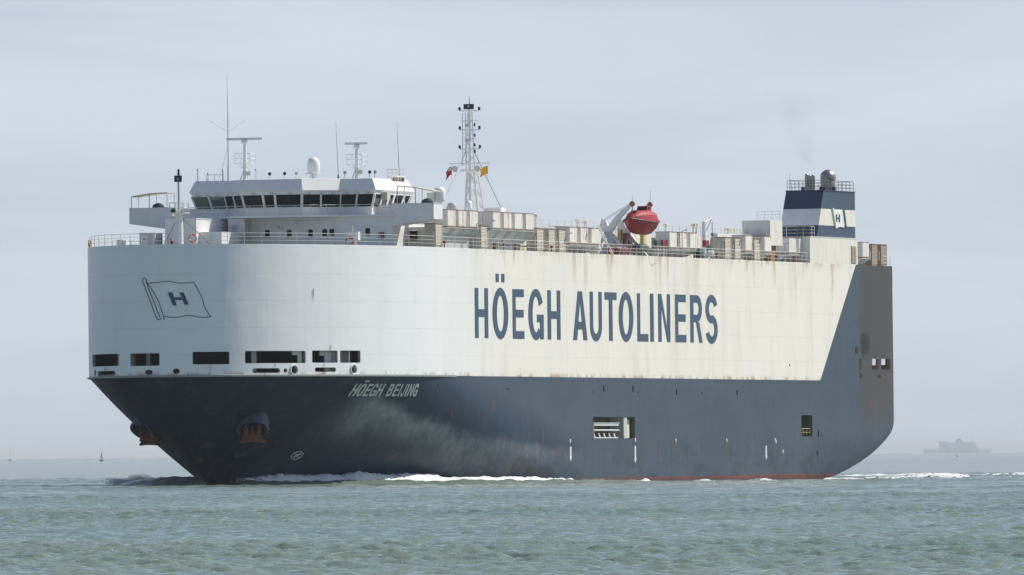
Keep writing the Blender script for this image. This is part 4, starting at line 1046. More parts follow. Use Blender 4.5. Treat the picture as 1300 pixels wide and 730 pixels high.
p = at(574, 262, 0, -48); MB().lathe((p[0], p[1], 25.92), [(.3, 0), (.3, 2.0), (.55, 2.1), (.62, 2.5), (.4, 2.95), (.05, 3.05)], 12).build('vent_cowl', 'grey', ship, 40)
MB().box(-52, -49.5, at(590, 262, 0, -50)[1]-1.2, at(590, 262, 0, -50)[1]+.2, 25.92, 27.9).build('mast_house', 'white', ship); 
MB().box(-62, -60.5, 1.2, 3.0, 25.92, 28.6).build('mast_house', 'white', ship)
# flags
def flag(name, px_, py_, w, h, mat, label, droop, x):
    p = at(px_, py_, 0, x)
    o = on_ship(name, p, label, 'flag')
    nx_, nz = 10, 6; rows = []
    for j in range(nz+1):
        row = []
        for i in range(nx_+1):
            u, v = i/nx_, j/nz
            row.append(Vector((.10*math.sin(5*u+v*2)*u, w*u*(.8-.1*math.sin(3*v)), -h*v - droop*u*u + .05*math.sin(6*u))))
        rows.append(row)
    V = [p_ for r in rows for p_ in r]+[p_+Vector((.02, 0, 0)) for r in rows for p_ in r]; n = (nx_+1)*(nz+1); F = []
    for j in range(nz):
        for i in range(nx_):
            a = j*(nx_+1)+i; F += [(a, a+1, a+nx_+2, a+nx_+1), (n+a+nx_+1, n+a+nx_+2, n+a+1, n+a)]
    per = [i for i in range(nx_+1)]+[j*(nx_+1)+nx_ for j in range(1, nz+1)]+[nz*(nx_+1)+i for i in range(nx_-1, -1, -1)]+[j*(nx_+1) for j in range(nz-1, 0, -1)]
    for a, b in zip(per, per[1:]+per[:1]): F.append((a, b, n+b, n+a))
    MB().add(V, F).build('bunting', mat, o, 60)
    MB().tube((0, -.02, -h-.25), (0, -.02, .3), .02, n=4).build('halyard', 'grey', o)
    return o
f1 = flag('ensign', 573.5, 212, -.85, .85, 'flagred', 'small red ensign flying left of the main mast', .55, MX)
mb = MB()
for q in ([(0.03, -.04, .0), (0.03, -.36, -.12), (0.03, -.36, -.48), (0.03, -.04, -.38)],): mb.prism(q, (.03, 0, 0))
mb.build('canton', 'grey', f1)
flag('signal_flag', 619.5, 211, -1.15, .85, 'flagyellow', 'yellow signal flag flying right of the main mast', .3, MX)
# ================================================================= lifeboat and davits
BX, BY = float(port(814.5, 285, 16.0)[0]), 16.0
lb = on_ship('lifeboat', (BX, BY, 25.55), 'red enclosed lifeboat hanging in its davits above the deck edge', 'lifeboat')
def boat_ring(f, z, k=0.0, Lh=4.0, Bh=1.5, pw=.75):
    return f
def brings(prof):   # prof: list of (x, [(y,z)...]) sections
    return [[(x, y, z) for y, z in sec] for x, sec in prof]
def sec_hull(x):
    u = abs(x)/4.3; b = 1.58*max(0.015, (1-u**2.3))**.85; sh = 1.42+.42*u**2; kz = .10+1.55*max(0, u-.38)**1.15
    kz = min(kz, sh-.12); h = sh-kz
    return [(0, kz), (b*.40, kz+h*.12), (b*.76, kz+h*.48), (b, sh), (b, sh+.02), (-b, sh+.02), (-b, sh), (-b*.76, kz+h*.48), (-b*.40, kz+h*.12)]
def sec_top(x):
    u = abs(x+.1)/3.75; b = 1.36*max(0.02, (1-u**2.6))**.75; sh = 1.44+.42*(abs(x)/4.3)**2; t = sh+1.20*max(.03, 1-u**2.4)**.7
    return [(b, sh), (b*.97, sh+(t-sh)*.45), (b*.82, sh+(t-sh)*.8), (b*.45, t), (-b*.45, t), (-b*.82, sh+(t-sh)*.8), (-b*.97, sh+(t-sh)*.45), (-b, sh)]
xs = list(np.linspace(-4.29, 4.29, 27))
MB().loft(brings([(x, sec_hull(x)) for x in xs])).build('boat_hull', 'red', lb, 35)
MB().loft(brings([(x, sec_top(x)) for x in np.linspace(-3.7, 3.5, 19)])).build('canopy', 'red', lb, 40)
mb = MB(); mb.loft([[(-1.7, -.62, 2.5), (-.1, -.62, 2.5), (-.1, .62, 2.5), (-1.7, .62, 2.5)], [(-1.6, -.52, 3.12), (-.35, -.52, 3.12), (-.35, .52, 3.12), (-1.6, .52, 3.12)]]); ct = mb.build('conning_tower', 'red', lb)
for s in (-1, 1): MB().box(-1.4, -.6, min(s*.55, s*.62), max(s*.55, s*.62), 2.78, 3.0).build('window', 'glass', ct)
MB().prism([(-.22, -.42, 2.75), (-.22, .42, 2.75), (-.3, .42, 3.0), (-.3, -.42, 3.0)], (.04, 0, 0)).build('window', 'glass', ct)
MB().box(2.0, 2.7, -.3, .3, 2.42, 2.62).build('hatch', 'darkred', lb)
for s in (-1, 1):
    pts = []
    for x in np.linspace(-4.22, 4.22, 29):
        b = sec_hull(x)[3]; pts.append((x, s*(b[0]+.03), b[1]-.04))
    MB().path(pts, .06, 5).build('fender', 'black', lb)
mb = MB()
for s in (-1, 1):
    for x in np.linspace(-3.1, 3.1, 15):
        b = sec_hull(x)[2]; c_ = sec_hull(x)[3]; mb.box(x-.09, x+.09, s*(b[0]*.5+c_[0]*.5)-.03, s*(b[0]*.5+c_[0]*.5)+.03, (b[1]+c_[1])/2+.05, (b[1]+c_[1])/2+.12)
        t_ = sec_top(x)[1]; mb.box(x-.06, x+.06, s*t_[0]-.02, s*t_[0]+.03, t_[1]+.2, t_[1]+.25)
mb.build('reflective_tape', 'buoywhite', lb)
MB().lathe((-3.3, 0, .75), [(.3, 0), (.32, .15), (.1, .2)], 8, (1, 0, 0)).build('propeller_guard', 'black', lb)
for x in (3.15, -3.0): MB().tube((x, 0, 2.0), (x, 0, 3.0), .05).build('lifting_hook', 'rust', lb)
dv = None
dv = empty('boat_davit', (0, 0, 0)); dv.parent = ship
for i, (tx, mx) in enumerate(((BX+3.15, 1), (BX-3.0, -1))):
    zt = 28.85; zz0 = ZD+.005
    mb = MB()
    mb.loft([[(tx-.25, 14.6, zz0), (tx+.25, 14.6, zz0), (tx+.25, 13.8, zz0), (tx-.25, 13.8, zz0)], [(tx-.22, 13.4, 26.4), (tx+.22, 13.4, 26.4), (tx+.22, 12.4, 26.4), (tx-.22, 12.4, 26.4)],
             [(tx-.2, 13.1, 27.2), (tx+.2, 13.1, 27.2), (tx+.2, 12.7, 27.4), (tx-.2, 12.7, 27.4)]])
    mb.build('davit_frame', 'white', dv)
    mb = MB(); mb.loft([[(tx-.2, 13.4, 25.3), (tx+.2, 13.4, 25.3), (tx+.2, 12.9, 25.9), (tx-.2, 12.9, 25.9)], [(tx-.17, 14.7, 27.3), (tx+.17, 14.7, 27.3), (tx+.17, 14.2, 27.6), (tx-.17, 14.2, 27.6)], [(tx-.13, 16.0, 28.7), (tx+.13, 16.0, 28.7), (tx+.13, 15.9, 29.0), (tx-.13, 15.9, 29.0)]])
    mb.build('davit_arm', 'white', dv)
    MB().lathe((tx-.15, 16.0, 28.85), [(.28, 0), (.28, .3)], 14, (1, 0, 0)).build('sheave', 'rust', dv)
    MB().tube((tx, 16.02, 28.6), (tx, 16.02, 28.5), .1).tube((tx, 12.9, 27.3), (tx, 15.9, 28.95), .03).tube((tx+.1, 12.9, 27.1), (tx+.1, 15.9, 28.8), .03).build('fall_wire', 'grey', dv)
    MB().tube((tx, 16.0, 28.9), (tx-.05+(-.15 if i else 0), 16.0, 30.3 if i else 29.75), .045, .02).build('span_pole', 'grey', dv)
    MB().prism([(tx-.2, 15.75, zz0), (tx-.2, 15.3, zz0), (tx-.2, 13.5, 25.7), (tx-.2, 13.9, 25.75)], (.4, 0, 0)).build('davit_skid', 'white', dv)
xl = float(port(773, 310, 14.8)[0])
mb = MB()
for dx in (-.28, .28): mb.tube((xl+.4+dx, 15.3, ZD), (xl-.4+dx, 13.5, 26.6), .05)
for k in range(11):
    f = k/11; mb.box(xl+.4-.8*f-.28, xl+.4-.8*f+.28, 15.3-1.8*f-.12, 15.3-1.8*f+.12, ZD+3.1*f, ZD+3.1*f+.05)
mb.build('inclined_ladder', 'rail', ship)
for k, px_ in enumerate((784.5, 793, 800.8)):
    x = float(port(px_, 319, 15.3)[0]); c = on_ship('liferaft_canister', (x, 15.3, ZD+.02), ['maroon liferaft canister nearest the ladder, below the lifeboat', 'middle one of three maroon liferaft canisters below the lifeboat', 'maroon liferaft canister next to the green tarpaulin below the lifeboat'][k], 'liferaft', 'liferaft canisters below the lifeboat')
    MB().lathe((-.95, 0, .45), [(.1, 0), (.38, .06), (.44, .2), (.44, .9), (.46, .93), (.46, .99), (.44, 1.02), (.44, 1.7), (.38, 1.84), (.1, 1.9)], 16, (1, 0, 0)).build('canister', 'darkred', c, 40)
    for dx in (-.5, .5): MB().torus((dx, 0, .45), .455, .02, (1, 0, 0), 16, 5).build('strap', 'buoywhite', c)
    MB().box(-.7, -.55, -.4, .4, 0, .15).box(.55, .7, -.4, .4, 0, .15).build('cradle', 'grey', c)
def tarp(p, sx, sy, sz, label, seed):
    o = on_ship('tarpaulin_cover', p, label, 'tarpaulin'); rg = random.Random(seed); rings = []
    for h, s in ((0, 1.0), (.35, 1.02), (.7, .9), (.92, .62), (1.0, .2)):
        rings.append([(sx*s*math.cos(2*math.pi*k/16)*(1+rg.uniform(-.08, .08)), sy*s*math.sin(2*math.pi*k/16)*(1+rg.uniform(-.08, .08)), sz*h+rg.uniform(-.03, .03)) for k in range(16)])
    MB().loft(rings).build('canvas', 'green', o, 50)
    MB().torus((0, 0, sz*.4), max(sx, sy)*.98, .03, (0, 0, 1), 16, 4).build('lashing_rope', 'black', o)
    return o
tarp((float(port(817, 320, 14.9)[0]), 14.6, ZD+.01), 2.6, .8, 1.35, 'wide dark green tarpaulin over gear on deck under the lifeboat stern', 3)
tarp((float(port(888, 322, 15.3)[0]), 15.2, ZD+.01), .75, .55, 1.1, 'small green tarpaulin bundle at the foot of the provision crane', 4)
for px_, py_, w, mat, nm in [(836, 309, .55, 'hatch_grey', 'control_box'), (843.5, 308.5, .55, 'darkred', 'hose_reel'), (797, 300, .5, 'darkred', 'winch_drum'), (897.5, 309, .5, 'darkred', 'hose_reel'), (900, 315.5, .5, 'green', 'valve_cover')]:
    q = port(px_, py_, 14.9); o = MB().box(q[0]-w*1.3, q[0]+w*1.3, 14.6, 14.95, q[2]-.32, q[2]+.32).build(nm, mat, ship); MB().box(q[0]-.1, q[0]+.1, 14.7, 14.85, ZD, q[2]-.32).build('stand', 'grey', o)
for px_ in (789.5, 818): q = port(px_, 310, 14.4); MB().box(q[0]-.25, q[0]+.25, 14.0, 14.4, ZD, 26.2).build('winch_post', 'railyellow', ship)
q = port(792, 306, 13.6); MB().lathe((q[0]-.8, 13.6, 24.9), [(.4, 0), (.4, .15), (.25, .18), (.25, 1.3), (.4, 1.33), (.4, 1.5)], 14, (1, 0, 0)).build('boat_winch', 'darkred', ship)
MB().box(float(port(812, 300, 13.4)[0]), float(port(777, 300, 13.4)[0]), 12.6, 13.3, ZD+.005, 25.9).build('boat_deck_house', 'white_worn', ship)
# provision crane
cx = float(port(893.5, 300, 14.6)[0]); cr_ = MB().tube((cx, 14.6, ZD), (cx, 14.6, 27.45), .25, .2, 10).build('provision_crane', 'white', ship)
tp = at(904, 277, 1, 15.0)
MB().tube((cx, 14.6, 27.3), (tp[0], 15.0, tp[2]+.02), .1, .1).build('crane_jib', 'white', cr_); MB().tube((cx-.3, 14.65, 25.9), (tp[0], 15.0, tp[2]-.1), .2, .12).build('crane_ram', 'white', cr_)
MB().tube((tp[0], 15.0, tp[2]), (tp[0], 15.0, 26.2), .035).build('hoist_wire', 'darkrail', cr_); MB().box(tp[0]-.14, tp[0]+.14, 14.9, 15.1, 25.9, 26.25).build('hook_block', 'darkrail', cr_)
MB().lathe((cx-.4, 14.9, ZD+.6), [(.1, 0), (.35, .1), (.35, .6), (.1, .7)], 10, (0, 1, 0)).build('crane_motor', 'white', cr_)
# houses around the after vents
x0, x1 = float(port(849, 300, 15.2)[0]), float(port(886, 300, 15.2)[0])
MB().box(x1-.5, x0+.1, 13.3, 13.7-.41, ZD+.006, 25.56).build('vent_house', 'white', ship)

q = at(918, 300, 1, 13.9); MB().box(-127.6, q[0], 12.6, 13.28, ZD+.005, 26.35).build('engine_casing_side', 'white', ship)
ha = at(977, 300, 1, 15.0)[0]; hz0, hz1 = at(985, 312, 1, 15.0)[2], at(985, 280, 1, 15.0)[2]
hb_ = at(992.8, 300, 1, 15.0)[0]
tb = MB().box(hb_, ha, 11.9, 15.0, hz0, hz1).build('exhaust_trunk', 'white', ship); MB().box(hb_+.02, ha-.02, 15.0, 15.05, hz0+.02, hz1-.02).build('sunlit_tint_plate', 'cream', tb)  # added cream plate: sun warmth put into the trunk's port face colour
MB().box(hb_+1.3, ha-1.3, 13.6, 14.7, ZD+.005, hz0).build('trunk_foot', 'rust', tb); MB().path([(ha+.4, 13.0, 25.8), (ha+.4, 13.0, 26.6), (ha+.4, 13.6, 26.8), (ha+.4, 13.6, 26.3)], .07).build('gooseneck_pipe', 'white', tb)
railing([(hb_-.6, 12.0, hz1), (hb_-.6, 14.6, hz1)], step=.8, h=1.15); railing([(ha-2, 12.4, 25.92), (ha+8, 12.4, 25.92)], step=1.1, mat='railyellow')
# ================================================================= funnel and its casing
CX0, CX1 = -128.75, -147.0
cas = MB().box(CX1, CX0, 8.6, HB-.002, ZD-.02, 26.28).build('funnel_casing', 'cream', ship)
MB().box(CX1-.03, CX0+.05, 8.5, HB+.03, 26.28, 26.36).build('casing_edge', 'cream', cas)
lx0, lx1 = at(1080.5, 320, 1, HB)[0], at(1086.6, 320, 1, HB)[0]
lv = MB().box(lx1, lx0, HB-.1, HB+.04, 23.6, 25.5).build('side_louvre', 'brown', cas); louvre_face(lv, lx1+.05, lx0-.05, 23.65, 25.45, HB+.04, 'brown', 14)
MB().box(CX0-.002, CX0+.04, 8.62, HB-.02, ZD, 26.27).build('casing_shade_tint', 'white', cas)  # white sheet over the cream front, its shaded tone painted in
FB = dict(z=[26.36, 27.25, 29.35, 31.45], x0=[-132.1, -132.6, -133.7, -134.9], y1=[15.9, 15.9, 15.9, 15.9], y0=[11.6, 11.6, 11.6, 11.6], x1=[-146.9, -146.9, -146.9, -146.9])
fz = lambda z, k: float(np.interp(z, FB['z'], FB[k]))
def fring(z, o=0): return [(fz(z, 'x1')-o, fz(z, 'y0')-o, z), (fz(z, 'x0')+o, fz(z, 'y0')-o, z), (fz(z, 'x0')+o, fz(z, 'y1')+o, z), (fz(z, 'x1')-o, fz(z, 'y1')+o, z)]
zA, zB_, zC, zD_ = 26.36, 27.62, 29.45, 31.45
fn = MB().loft([fring(zA), fring(zB_)]).build('funnel', 'navy', ship)
MB().loft([fring(zB_+.001), fring(zC)]).build('funnel_band', 'white', fn); MB().prism([(fz(zB_, 'x1')+.02, 15.9, zB_+.02), (fz(zB_, 'x0')-.03, 15.9, zB_+.02), (fz(zC, 'x0')-.03, 15.9, zC-.02), (fz(zC, 'x1')+.02, 15.9, zC-.02)], (0, .03, 0)).build('band_sunlit_tint', 'cream', fn); MB().loft([fring(zC+.001), fring(zD_)]).build('funnel_top', 'navy', fn)  # cream side over a white band: sunlit and shaded tones painted in
MB().loft([fring(zD_+.001, .1), fring(zD_+.08, .1)]).build('funnel_rim', 'navy', fn)
def rp(pts): return pts
f4 = fring(zD_+.08, -.1); railing([f4[0], f4[1], f4[2], f4[3], f4[0]], step=1.5, h=1.0, mat='darkrail')
railing([(CX0-.15, 8.7, 26.36), (CX0-.15, 14.6, 26.36)], step=1.2, mat='rail', h=1.1); railing([(CX0-.15, 14.6, 26.36), (CX0-.15, HB-.1, 26.36)], step=.8, mat='railyellow', h=1.1); railing([(CX0-.15, HB-.1, 26.36), (-130.8, HB-.1, 26.36)], step=1.1, mat='rail', h=1.1)
# flag emblem plate standing off the funnel side
ff = lambda x, y: at(x, y, 1, 15.9)
fl = smoothc([ff(1057, 265), ff(1062, 267.5), ff(1067, 266.8)], 4) + [ff(1070.2, 289)] + smoothc([ff(1070.2, 289), ff(1065, 288), ff(1061, 289.5)], 4)
MB().prism([Vector(p) for p in fl], (0, .16, 0)).build('flag_plate', 'buoywhite', fn); MB().prism([ff(1055.2, 264), ff(1056.6, 264.5), ff(1060.8, 290), ff(1059.6, 290)], (0, .2, 0)).build('flag_staff', 'white', fn)
mb = MB()
a = at(1061.2, 272, 1, 16.07); b = at(1066.3, 282, 1, 16.07); w_ = a[0]-b[0]
for u0_, u1_, v0_, v1_ in ((0, .28, 0, 1), (.72, 1, 0, 1), (.28, .72, .42, .58)): mb.box(a[0]-w_*u1_, a[0]-w_*u0_, 16.06, 16.10, b[2]+(a[2]-b[2])*v0_, b[2]+(a[2]-b[2])*v1_)
mb.build('emblem_letter', 'letter', fn)
MB().prism([ff(1069.6, 266.5), ff(1071.4, 266.9), ff(1074.3, 289.5), ff(1072.6, 289)], (0, .1, 0)).build('flag_navy_strip', 'navy', fn)  # navy strip along the right edge of the flag plate
# pipes
def spipe(px_, ytop, r, x, bend=True, dome=False):
    y = at(px_, 230, 0, x)[1]; z = at(px_, ytop, 0, x)[2]
    o = MB().lathe((x, y, zD_+.08), [(r, 0), (r, (z-zD_)*.62), (r*1.03, (z-zD_)*.63), (r, (z-zD_)*.66), (r, z-zD_-r*.9)], 20).build('exhaust_pipe', 'steel', fn, 40)
    if dome:
        ax = Vector((-.45, .45, .78)).normalized()
        MB().lathe(Vector((x, y, z-r*1.25))-ax*r*.25, [(r*1.03, 0), (r*1.12, r*.12), (r*1.12, r*.5), (r*1.02, r*.85), (r*.8, r*1.18), (r*.45, r*1.4), (r*.05, r*1.46)], 22, ax).build('pipe_hood', 'steel', fn, 60)
    else:
        MB().lathe((x, y, z-r*.9), [(r, 0), (r*.92, r*.45), (r*.6, r*.8), (r*.2, r*.92)], 16).build('pipe_cap', 'steel', fn, 60)
spipe(1024.2, 220.5, .22, -137); spipe(1028.4, 222.5, .18, -138); spipe(1032.2, 221.5, .22, -137); spipe(1050.5, 215, .78, -140, dome=True)
for px_ in (1020, 1043, 1059): y = at(px_, 238, 0, -139)[1]; MB().box(-139.3, -138.7, y-.18, y+.18, zD_+.09, zD_+.5).build('pipe_stub', 'darkrail', fn)
y = at(1002.5, 235, 0, -134)[1]; MB().tube((-134, y, zD_), (-134, y, zD_+2.0), .04, .015).tube((-134, y, zD_+1.2), (-134.1, y+.35, zD_), .025).build('lightning_rod', 'grey', fn)
# ================================================================= sea
def water_material():
    m, t, b = newmat('sea_water')
    ob = N(t, 'ShaderNodeTexCoord').outputs['Object']
    big = noise(t, ob, (0.012, 0.012, 0.012), 1.0, 3, 0.5)
    at_ = N(t, 'ShaderNodeAttribute', attribute_name='foam').outputs['Fac']
    c = mixc(t, ramp(t, big, 0.35, 0.65), (0.145, 0.198, 0.162), (0.185, 0.230, 0.190))
    fn_ = noise(t, ob, (0.9, 0.9, 0.9), 1.0, 6, 0.7)
    fo = ramp(t, mth(t, 'ADD', at_, mth(t, 'MULTIPLY', mth(t, 'SUBTRACT', fn_, 0.5), 2.0)), 0.44, 0.60)
    fo = mth(t, 'MULTIPLY', fo, ramp(t, at_, 0.02, 0.15))
    c = mixc(t, fo, c, (0.80, 0.82, 0.82))
    t.links.new(c, b.inputs['Base Color'])
    t.links.new(mth(t, 'ADD', mth(t, 'MULTIPLY', fo, 0.6), 0.07), b.inputs['Roughness'])
    b.inputs['IOR'].default_value = 1.333
    n1 = noise(t, ob, (4.2, 4.2, 4.2), 1.0, 5, 0.62); n2 = noise(t, ob, (0.6, 0.6, 0.6), 1.0, 3, 0.55)
    far = N(t, 'ShaderNodeAttribute', attribute_name='unmodelled').outputs['Fac']
    bp = N(t, 'ShaderNodeBump', i_Strength=0.6)
    gust = noise(t, ob, (0.011, 0.011, 0.011), 1.0, 3, 0.55, loc=(5, 2, 0))
    t.links.new(mth(t, 'MULTIPLY', lin(t, far, 0, 1, 0.16, 0.75), lin(t, gust, 0.32, 0.68, 0.5, 1.7)), bp.inputs['Distance'])
    t.links.new(mth(t, 'ADD', mth(t, 'MULTIPLY', n1, 0.5), n2), bp.inputs['Height']); t.links.new(bp.outputs[0], b.inputs['Normal'])
    return m
M['water'] = water_material()
WAVES = []
for k in range(110):
    lam = 0.30*(2.4/0.30)**rng.random() if k < 98 else rng.uniform(3, 9); th_ = rng.normal(R(198), R(30))
    WAVES.append((2*np.pi/lam*math.cos(th_), 2*np.pi/lam*math.sin(th_), rng.random()*2*np.pi, lam))
WK = np.array(WAVES); AMP = np.where(WK[:, 3] < 2.5, 0.0062*WK[:, 3]**0.72, 0.006)
def wave_h(x, y, lmin=0.0):
    h = np.zeros_like(x)
    for (kx, ky, ph, lam), a in zip(WAVES, AMP):
        if lam < lmin: continue
        s = np.sin(kx*x+ky*y+ph); h += a*(s+0.5*s*np.abs(s))
    # gusty patches: the chop is higher in some places than in others
    g = 0.88+0.24*np.sin(.021*x+.013*y+1)*np.sin(.017*y-.008*x+.4)+.10*np.sin(.06*x-.047*y)
    return h*g
C2 = CAM[:2]
def uv2xy(u, v): return C2[0]+d0[0]*u+r0[0]*v, C2[1]+d0[1]*u+r0[1]*v
def np_mesh(name, V, Fq, mats, foam=None, smooth=True, far=None):
    me = bpy.data.meshes.new(name)
    me.vertices.add(len(V)); me.vertices.foreach_set('co', np.ascontiguousarray(V, dtype=np.float32).ravel())
    me.loops.add(Fq.size); me.loops.foreach_set('vertex_index', np.ascontiguousarray(Fq, dtype=np.int32).ravel())
    me.polygons.add(len(Fq)); me.polygons.foreach_set('loop_start', np.arange(0, Fq.size, 4, dtype=np.int32))
    me.polygons.foreach_set('use_smooth', np.full(len(Fq), smooth))
    if foam is not None:
        at_ = me.attributes.new('foam', 'FLOAT', 'POINT'); at_.data.foreach_set('value', np.ascontiguousarray(foam, dtype=np.float32))
    if far is not None:
        at_ = me.attributes.new('unmodelled', 'FLOAT', 'POINT'); at_.data.foreach_set('value', np.ascontiguousarray(far, dtype=np.float32))
    me.update(calc_edges=True); me.validate()
    for mm_ in mats: me.materials.append(mm_)
    return me
def gridf(nu, nv, off=0):
    i, j = np.meshgrid(np.arange(nu-1), np.arange(nv-1), indexing='ij'); a = (i*nv+j).ravel()+off
    return np.stack([a, a+nv, a+nv+1, a+1], 1)
VV, FF, FM = [], [], []
nv_ = 0
bands = [(60, 268, 50, 1.3, 1.3), (268, 420, 20.5, .16, .115), (420, 640, 30, .24, .17), (640, 900, 42, .42, .32), (900, 1750, 86, .85, .62), (1750, 6000, 420, 8.0, 7.0)]
for u0_, u1_, hw, st, sv_ in bands:
    nu, nv = int((u1_-u0_)/st)+1, int(2*hw/sv_)+1
    uu, vv = np.meshgrid(np.linspace(u0_, u1_, nu), np.linspace(-hw, hw, nv), indexing='ij')
    x, y = uv2xy(uu, vv); h = wave_h(x, y, 2.4*sv_)
    edge = np.clip((hw-np.abs(vv))/(hw*.05), 0, 1)
    if u0_ >= 1750: edge = edge*np.clip((6000-uu)/3000, 0, 1)
    if u0_ == 60: edge = edge*np.clip((uu-60)/60, 0, 1)
    z = SEA+h*edge
    VV.append(np.stack([x, y, z], -1).reshape(-1, 3)); FF.append(gridf(nu, nv, nv_)); nv_ += nu*nv; FM.append(np.interp(uu, [300, 640, 900, 1750], [0, .25, .5, 1]).ravel())
def quad(u0_, u1_, v0_, v1_):
    global nv_
    P = [uv2xy(u0_, v0_), uv2xy(u1_, v0_), uv2xy(u1_, v1_), uv2xy(u0_, v1_)]
    VV.append(np.array([(a, b, SEA) for a, b in P])); FF.append(np.array([[nv_, nv_+1, nv_+2, nv_+3]])); nv_ += 4; FM.append(np.ones(4))
# coarser choppy water on both flanks of each strip, then open sea
FLANK = {268: (105, .85), 420: (100, .85), 640: (95, 1.3), 900: (110, 2.2)}
for u0_, u1_, hw, st, sv_ in bands:
    fl, fs = FLANK.get(u0_, (0, 1))
    for sd_ in (-1, 1):
        if fl:
            nu, nv = int((u1_-u0_)/fs)+1, int(fl/fs)+1
            uu, vv = np.meshgrid(np.linspace(u0_, u1_, nu), np.linspace(hw, hw+fl, nv)[::sd_]*sd_, indexing='ij')
            x, y = uv2xy(uu, vv); e_ = np.abs(vv)-hw; edge = np.clip(e_/2, 0, 1)*np.clip((fl-e_)/(fl*.1), 0, 1)
            VV.append(np.stack([x, y, SEA+wave_h(x, y, .8)*edge], -1).reshape(-1, 3)); FF.append(gridf(nu, nv, nv_)); nv_ += nu*nv
            FM.append(np.interp(uu, [300, 640, 900, 1750], [.25, .4, .6, 1]).ravel())
    quad(u0_, u1_, -6000, -hw-fl); quad(u0_, u1_, hw+fl, 6000)
FAR = 120000
quad(6000, FAR, -FAR, FAR); quad(-6000, 60, -6000, 6000); quad(-FAR, -6000, -FAR, FAR); quad(-6000, 6000, -FAR, -6000); quad(-6000, 6000, 6000, FAR)
sea = link('sea', np_mesh('sea', np.concatenate(VV), np.concatenate(FF), [M['water']], far=np.concatenate(FM)))
kind(sea, 'structure')

# ---- breaking water along the hull: ridges of real height whose crests carry foam
def vnoise(seed, n=60, f0=.3, f1=6, p=.9):
    rg = np.random.default_rng(seed); K = []
    for k in range(n):
        f = f0*(f1/f0)**rg.random(); a = rg.random()*2*np.pi; K.append((f*math.cos(a), f*math.sin(a), rg.random()*7, (f0/f)**p))
    s = math.sqrt(sum(k[3]**2 for k in K)/2)
    return lambda x, y: sum(a*np.sin(fx*x*6.28+fy*y*6.28+ph) for fx, fy, ph, a in K)/s
def ridge(name, path, width, height, foam, seed, jag=.35, du=.14, dv=.14, front=.5, sink=.35):
    """path: points on the water; width, height, foam: values along the path (u 0..1)"""
    P = np.array(path, float); seg = np.r_[0, np.cumsum(np.hypot(*(P[1:]-P[:-1]).T))]; Lg = seg[-1]
    nu = int(Lg/du)+1; s = np.linspace(0, Lg, nu); px_ = np.interp(s, seg, P[:, 0]); py_ = np.interp(s, seg, P[:, 1])
    k_ = max(3, int(4/du)) | 1; ker = np.ones(k_)/k_
    px_ = np.convolve(np.pad(px_, k_//2, 'edge'), ker, 'valid'); py_ = np.convolve(np.pad(py_, k_//2, 'edge'), ker, 'valid')
    tx, ty = np.gradient(px_), np.gradient(py_); l = np.hypot(tx, ty); nx_, ny_ = -ty/l, tx/l
    f = s/Lg; val = lambda tab: np.interp(f, [a for a, _ in tab], [b for _, b in tab])
    Wd, H_, Fm = val(width), val(height), val(foam)
    nv = int(max(b for _, b in width)/dv)+2; w = np.linspace(-1, 1, nv)
    X = px_[:, None]+nx_[:, None]*w*Wd[:, None]*.5; Y = py_[:, None]+ny_[:, None]*w*Wd[:, None]*.5
    nz1, nz2 = vnoise(seed, 60, .2, 1.6), vnoise(seed+1, 70, .8, 3.2, .6); nz3 = vnoise(seed+2, 30, .04, .35, .6)
    prof = np.maximum(0, 1-np.abs(w)**1.6)**1.2
    a = nz1(X, Y); b = nz2(X, Y); c = nz3(X, Y)
    hh = H_[:, None]*prof*(1+jag*a*.55+jag*.5*b*Fm[:, None]+.10*c)
    Z = SEA + wave_h(X, Y, .9)*.6 + hh - sink*(1-prof)**3 
    foamv = np.clip(Fm[:, None]*np.clip(prof*1.55, 0, 1)+.12*a*Fm[:, None], 0, 1)
    me = np_mesh(name, np.stack([X, Y, Z], -1).reshape(-1, 3), gridf(nu, nv), [M['water']], foamv.ravel())
    return kind(link(name, me), 'stuff')
def spray(name, path, n, up, spread, seed, rad=(.03, .12), mat='spray'):
    rg = np.random.default_rng(seed); P = np.array(path, float); seg = np.r_[0, np.cumsum(np.hypot(*(P[1:]-P[:-1]).T))]
    V, F = [], []; base = np.array([(1,0,0),(-1,0,0),(0,1,0),(0,-1,0),(0,0,1),(0,0,-1)]); tri = [(0,2,4),(2,1,4),(1,3,4),(3,0,4),(2,0,5),(1,2,5),(3,1,5),(0,3,5)]
    for k in range(n):
        s = rg.random()*seg[-1]; cl = .5+.5*math.sin(s*1.1+seed)*math.sin(s*.37+1)
        x, y = np.interp(s, seg, P[:, 0])+rg.normal()*spread, np.interp(s, seg, P[:, 1])+rg.normal()*spread
        z = SEA+up*(.15+.85*cl)*rg.random()**.8; r = rg.uniform(*rad)*(1-.5*(z-SEA)/up)
        o = len(V); V += [tuple(np.array((x, y, z))+b*r*rg.uniform(.6, 1.3)) for b in base]; F += [tuple(i+o for i in f) for f in tri]
    me = bpy.data.meshes.new(name); me.from_pydata(V, [], F); me.materials.append(M[mat])
    for p in me.polygons: p.use_smooth = True
    return kind(link(name, me), 'stuff')
M['spray'], t, b = newmat('spray_water')
b.inputs['Base Color'].default_value = (.82, .84, .86, 1); b.inputs['Roughness'].default_value = .7
W2 = lambda x, y: tuple(atw(x, y)[:2])
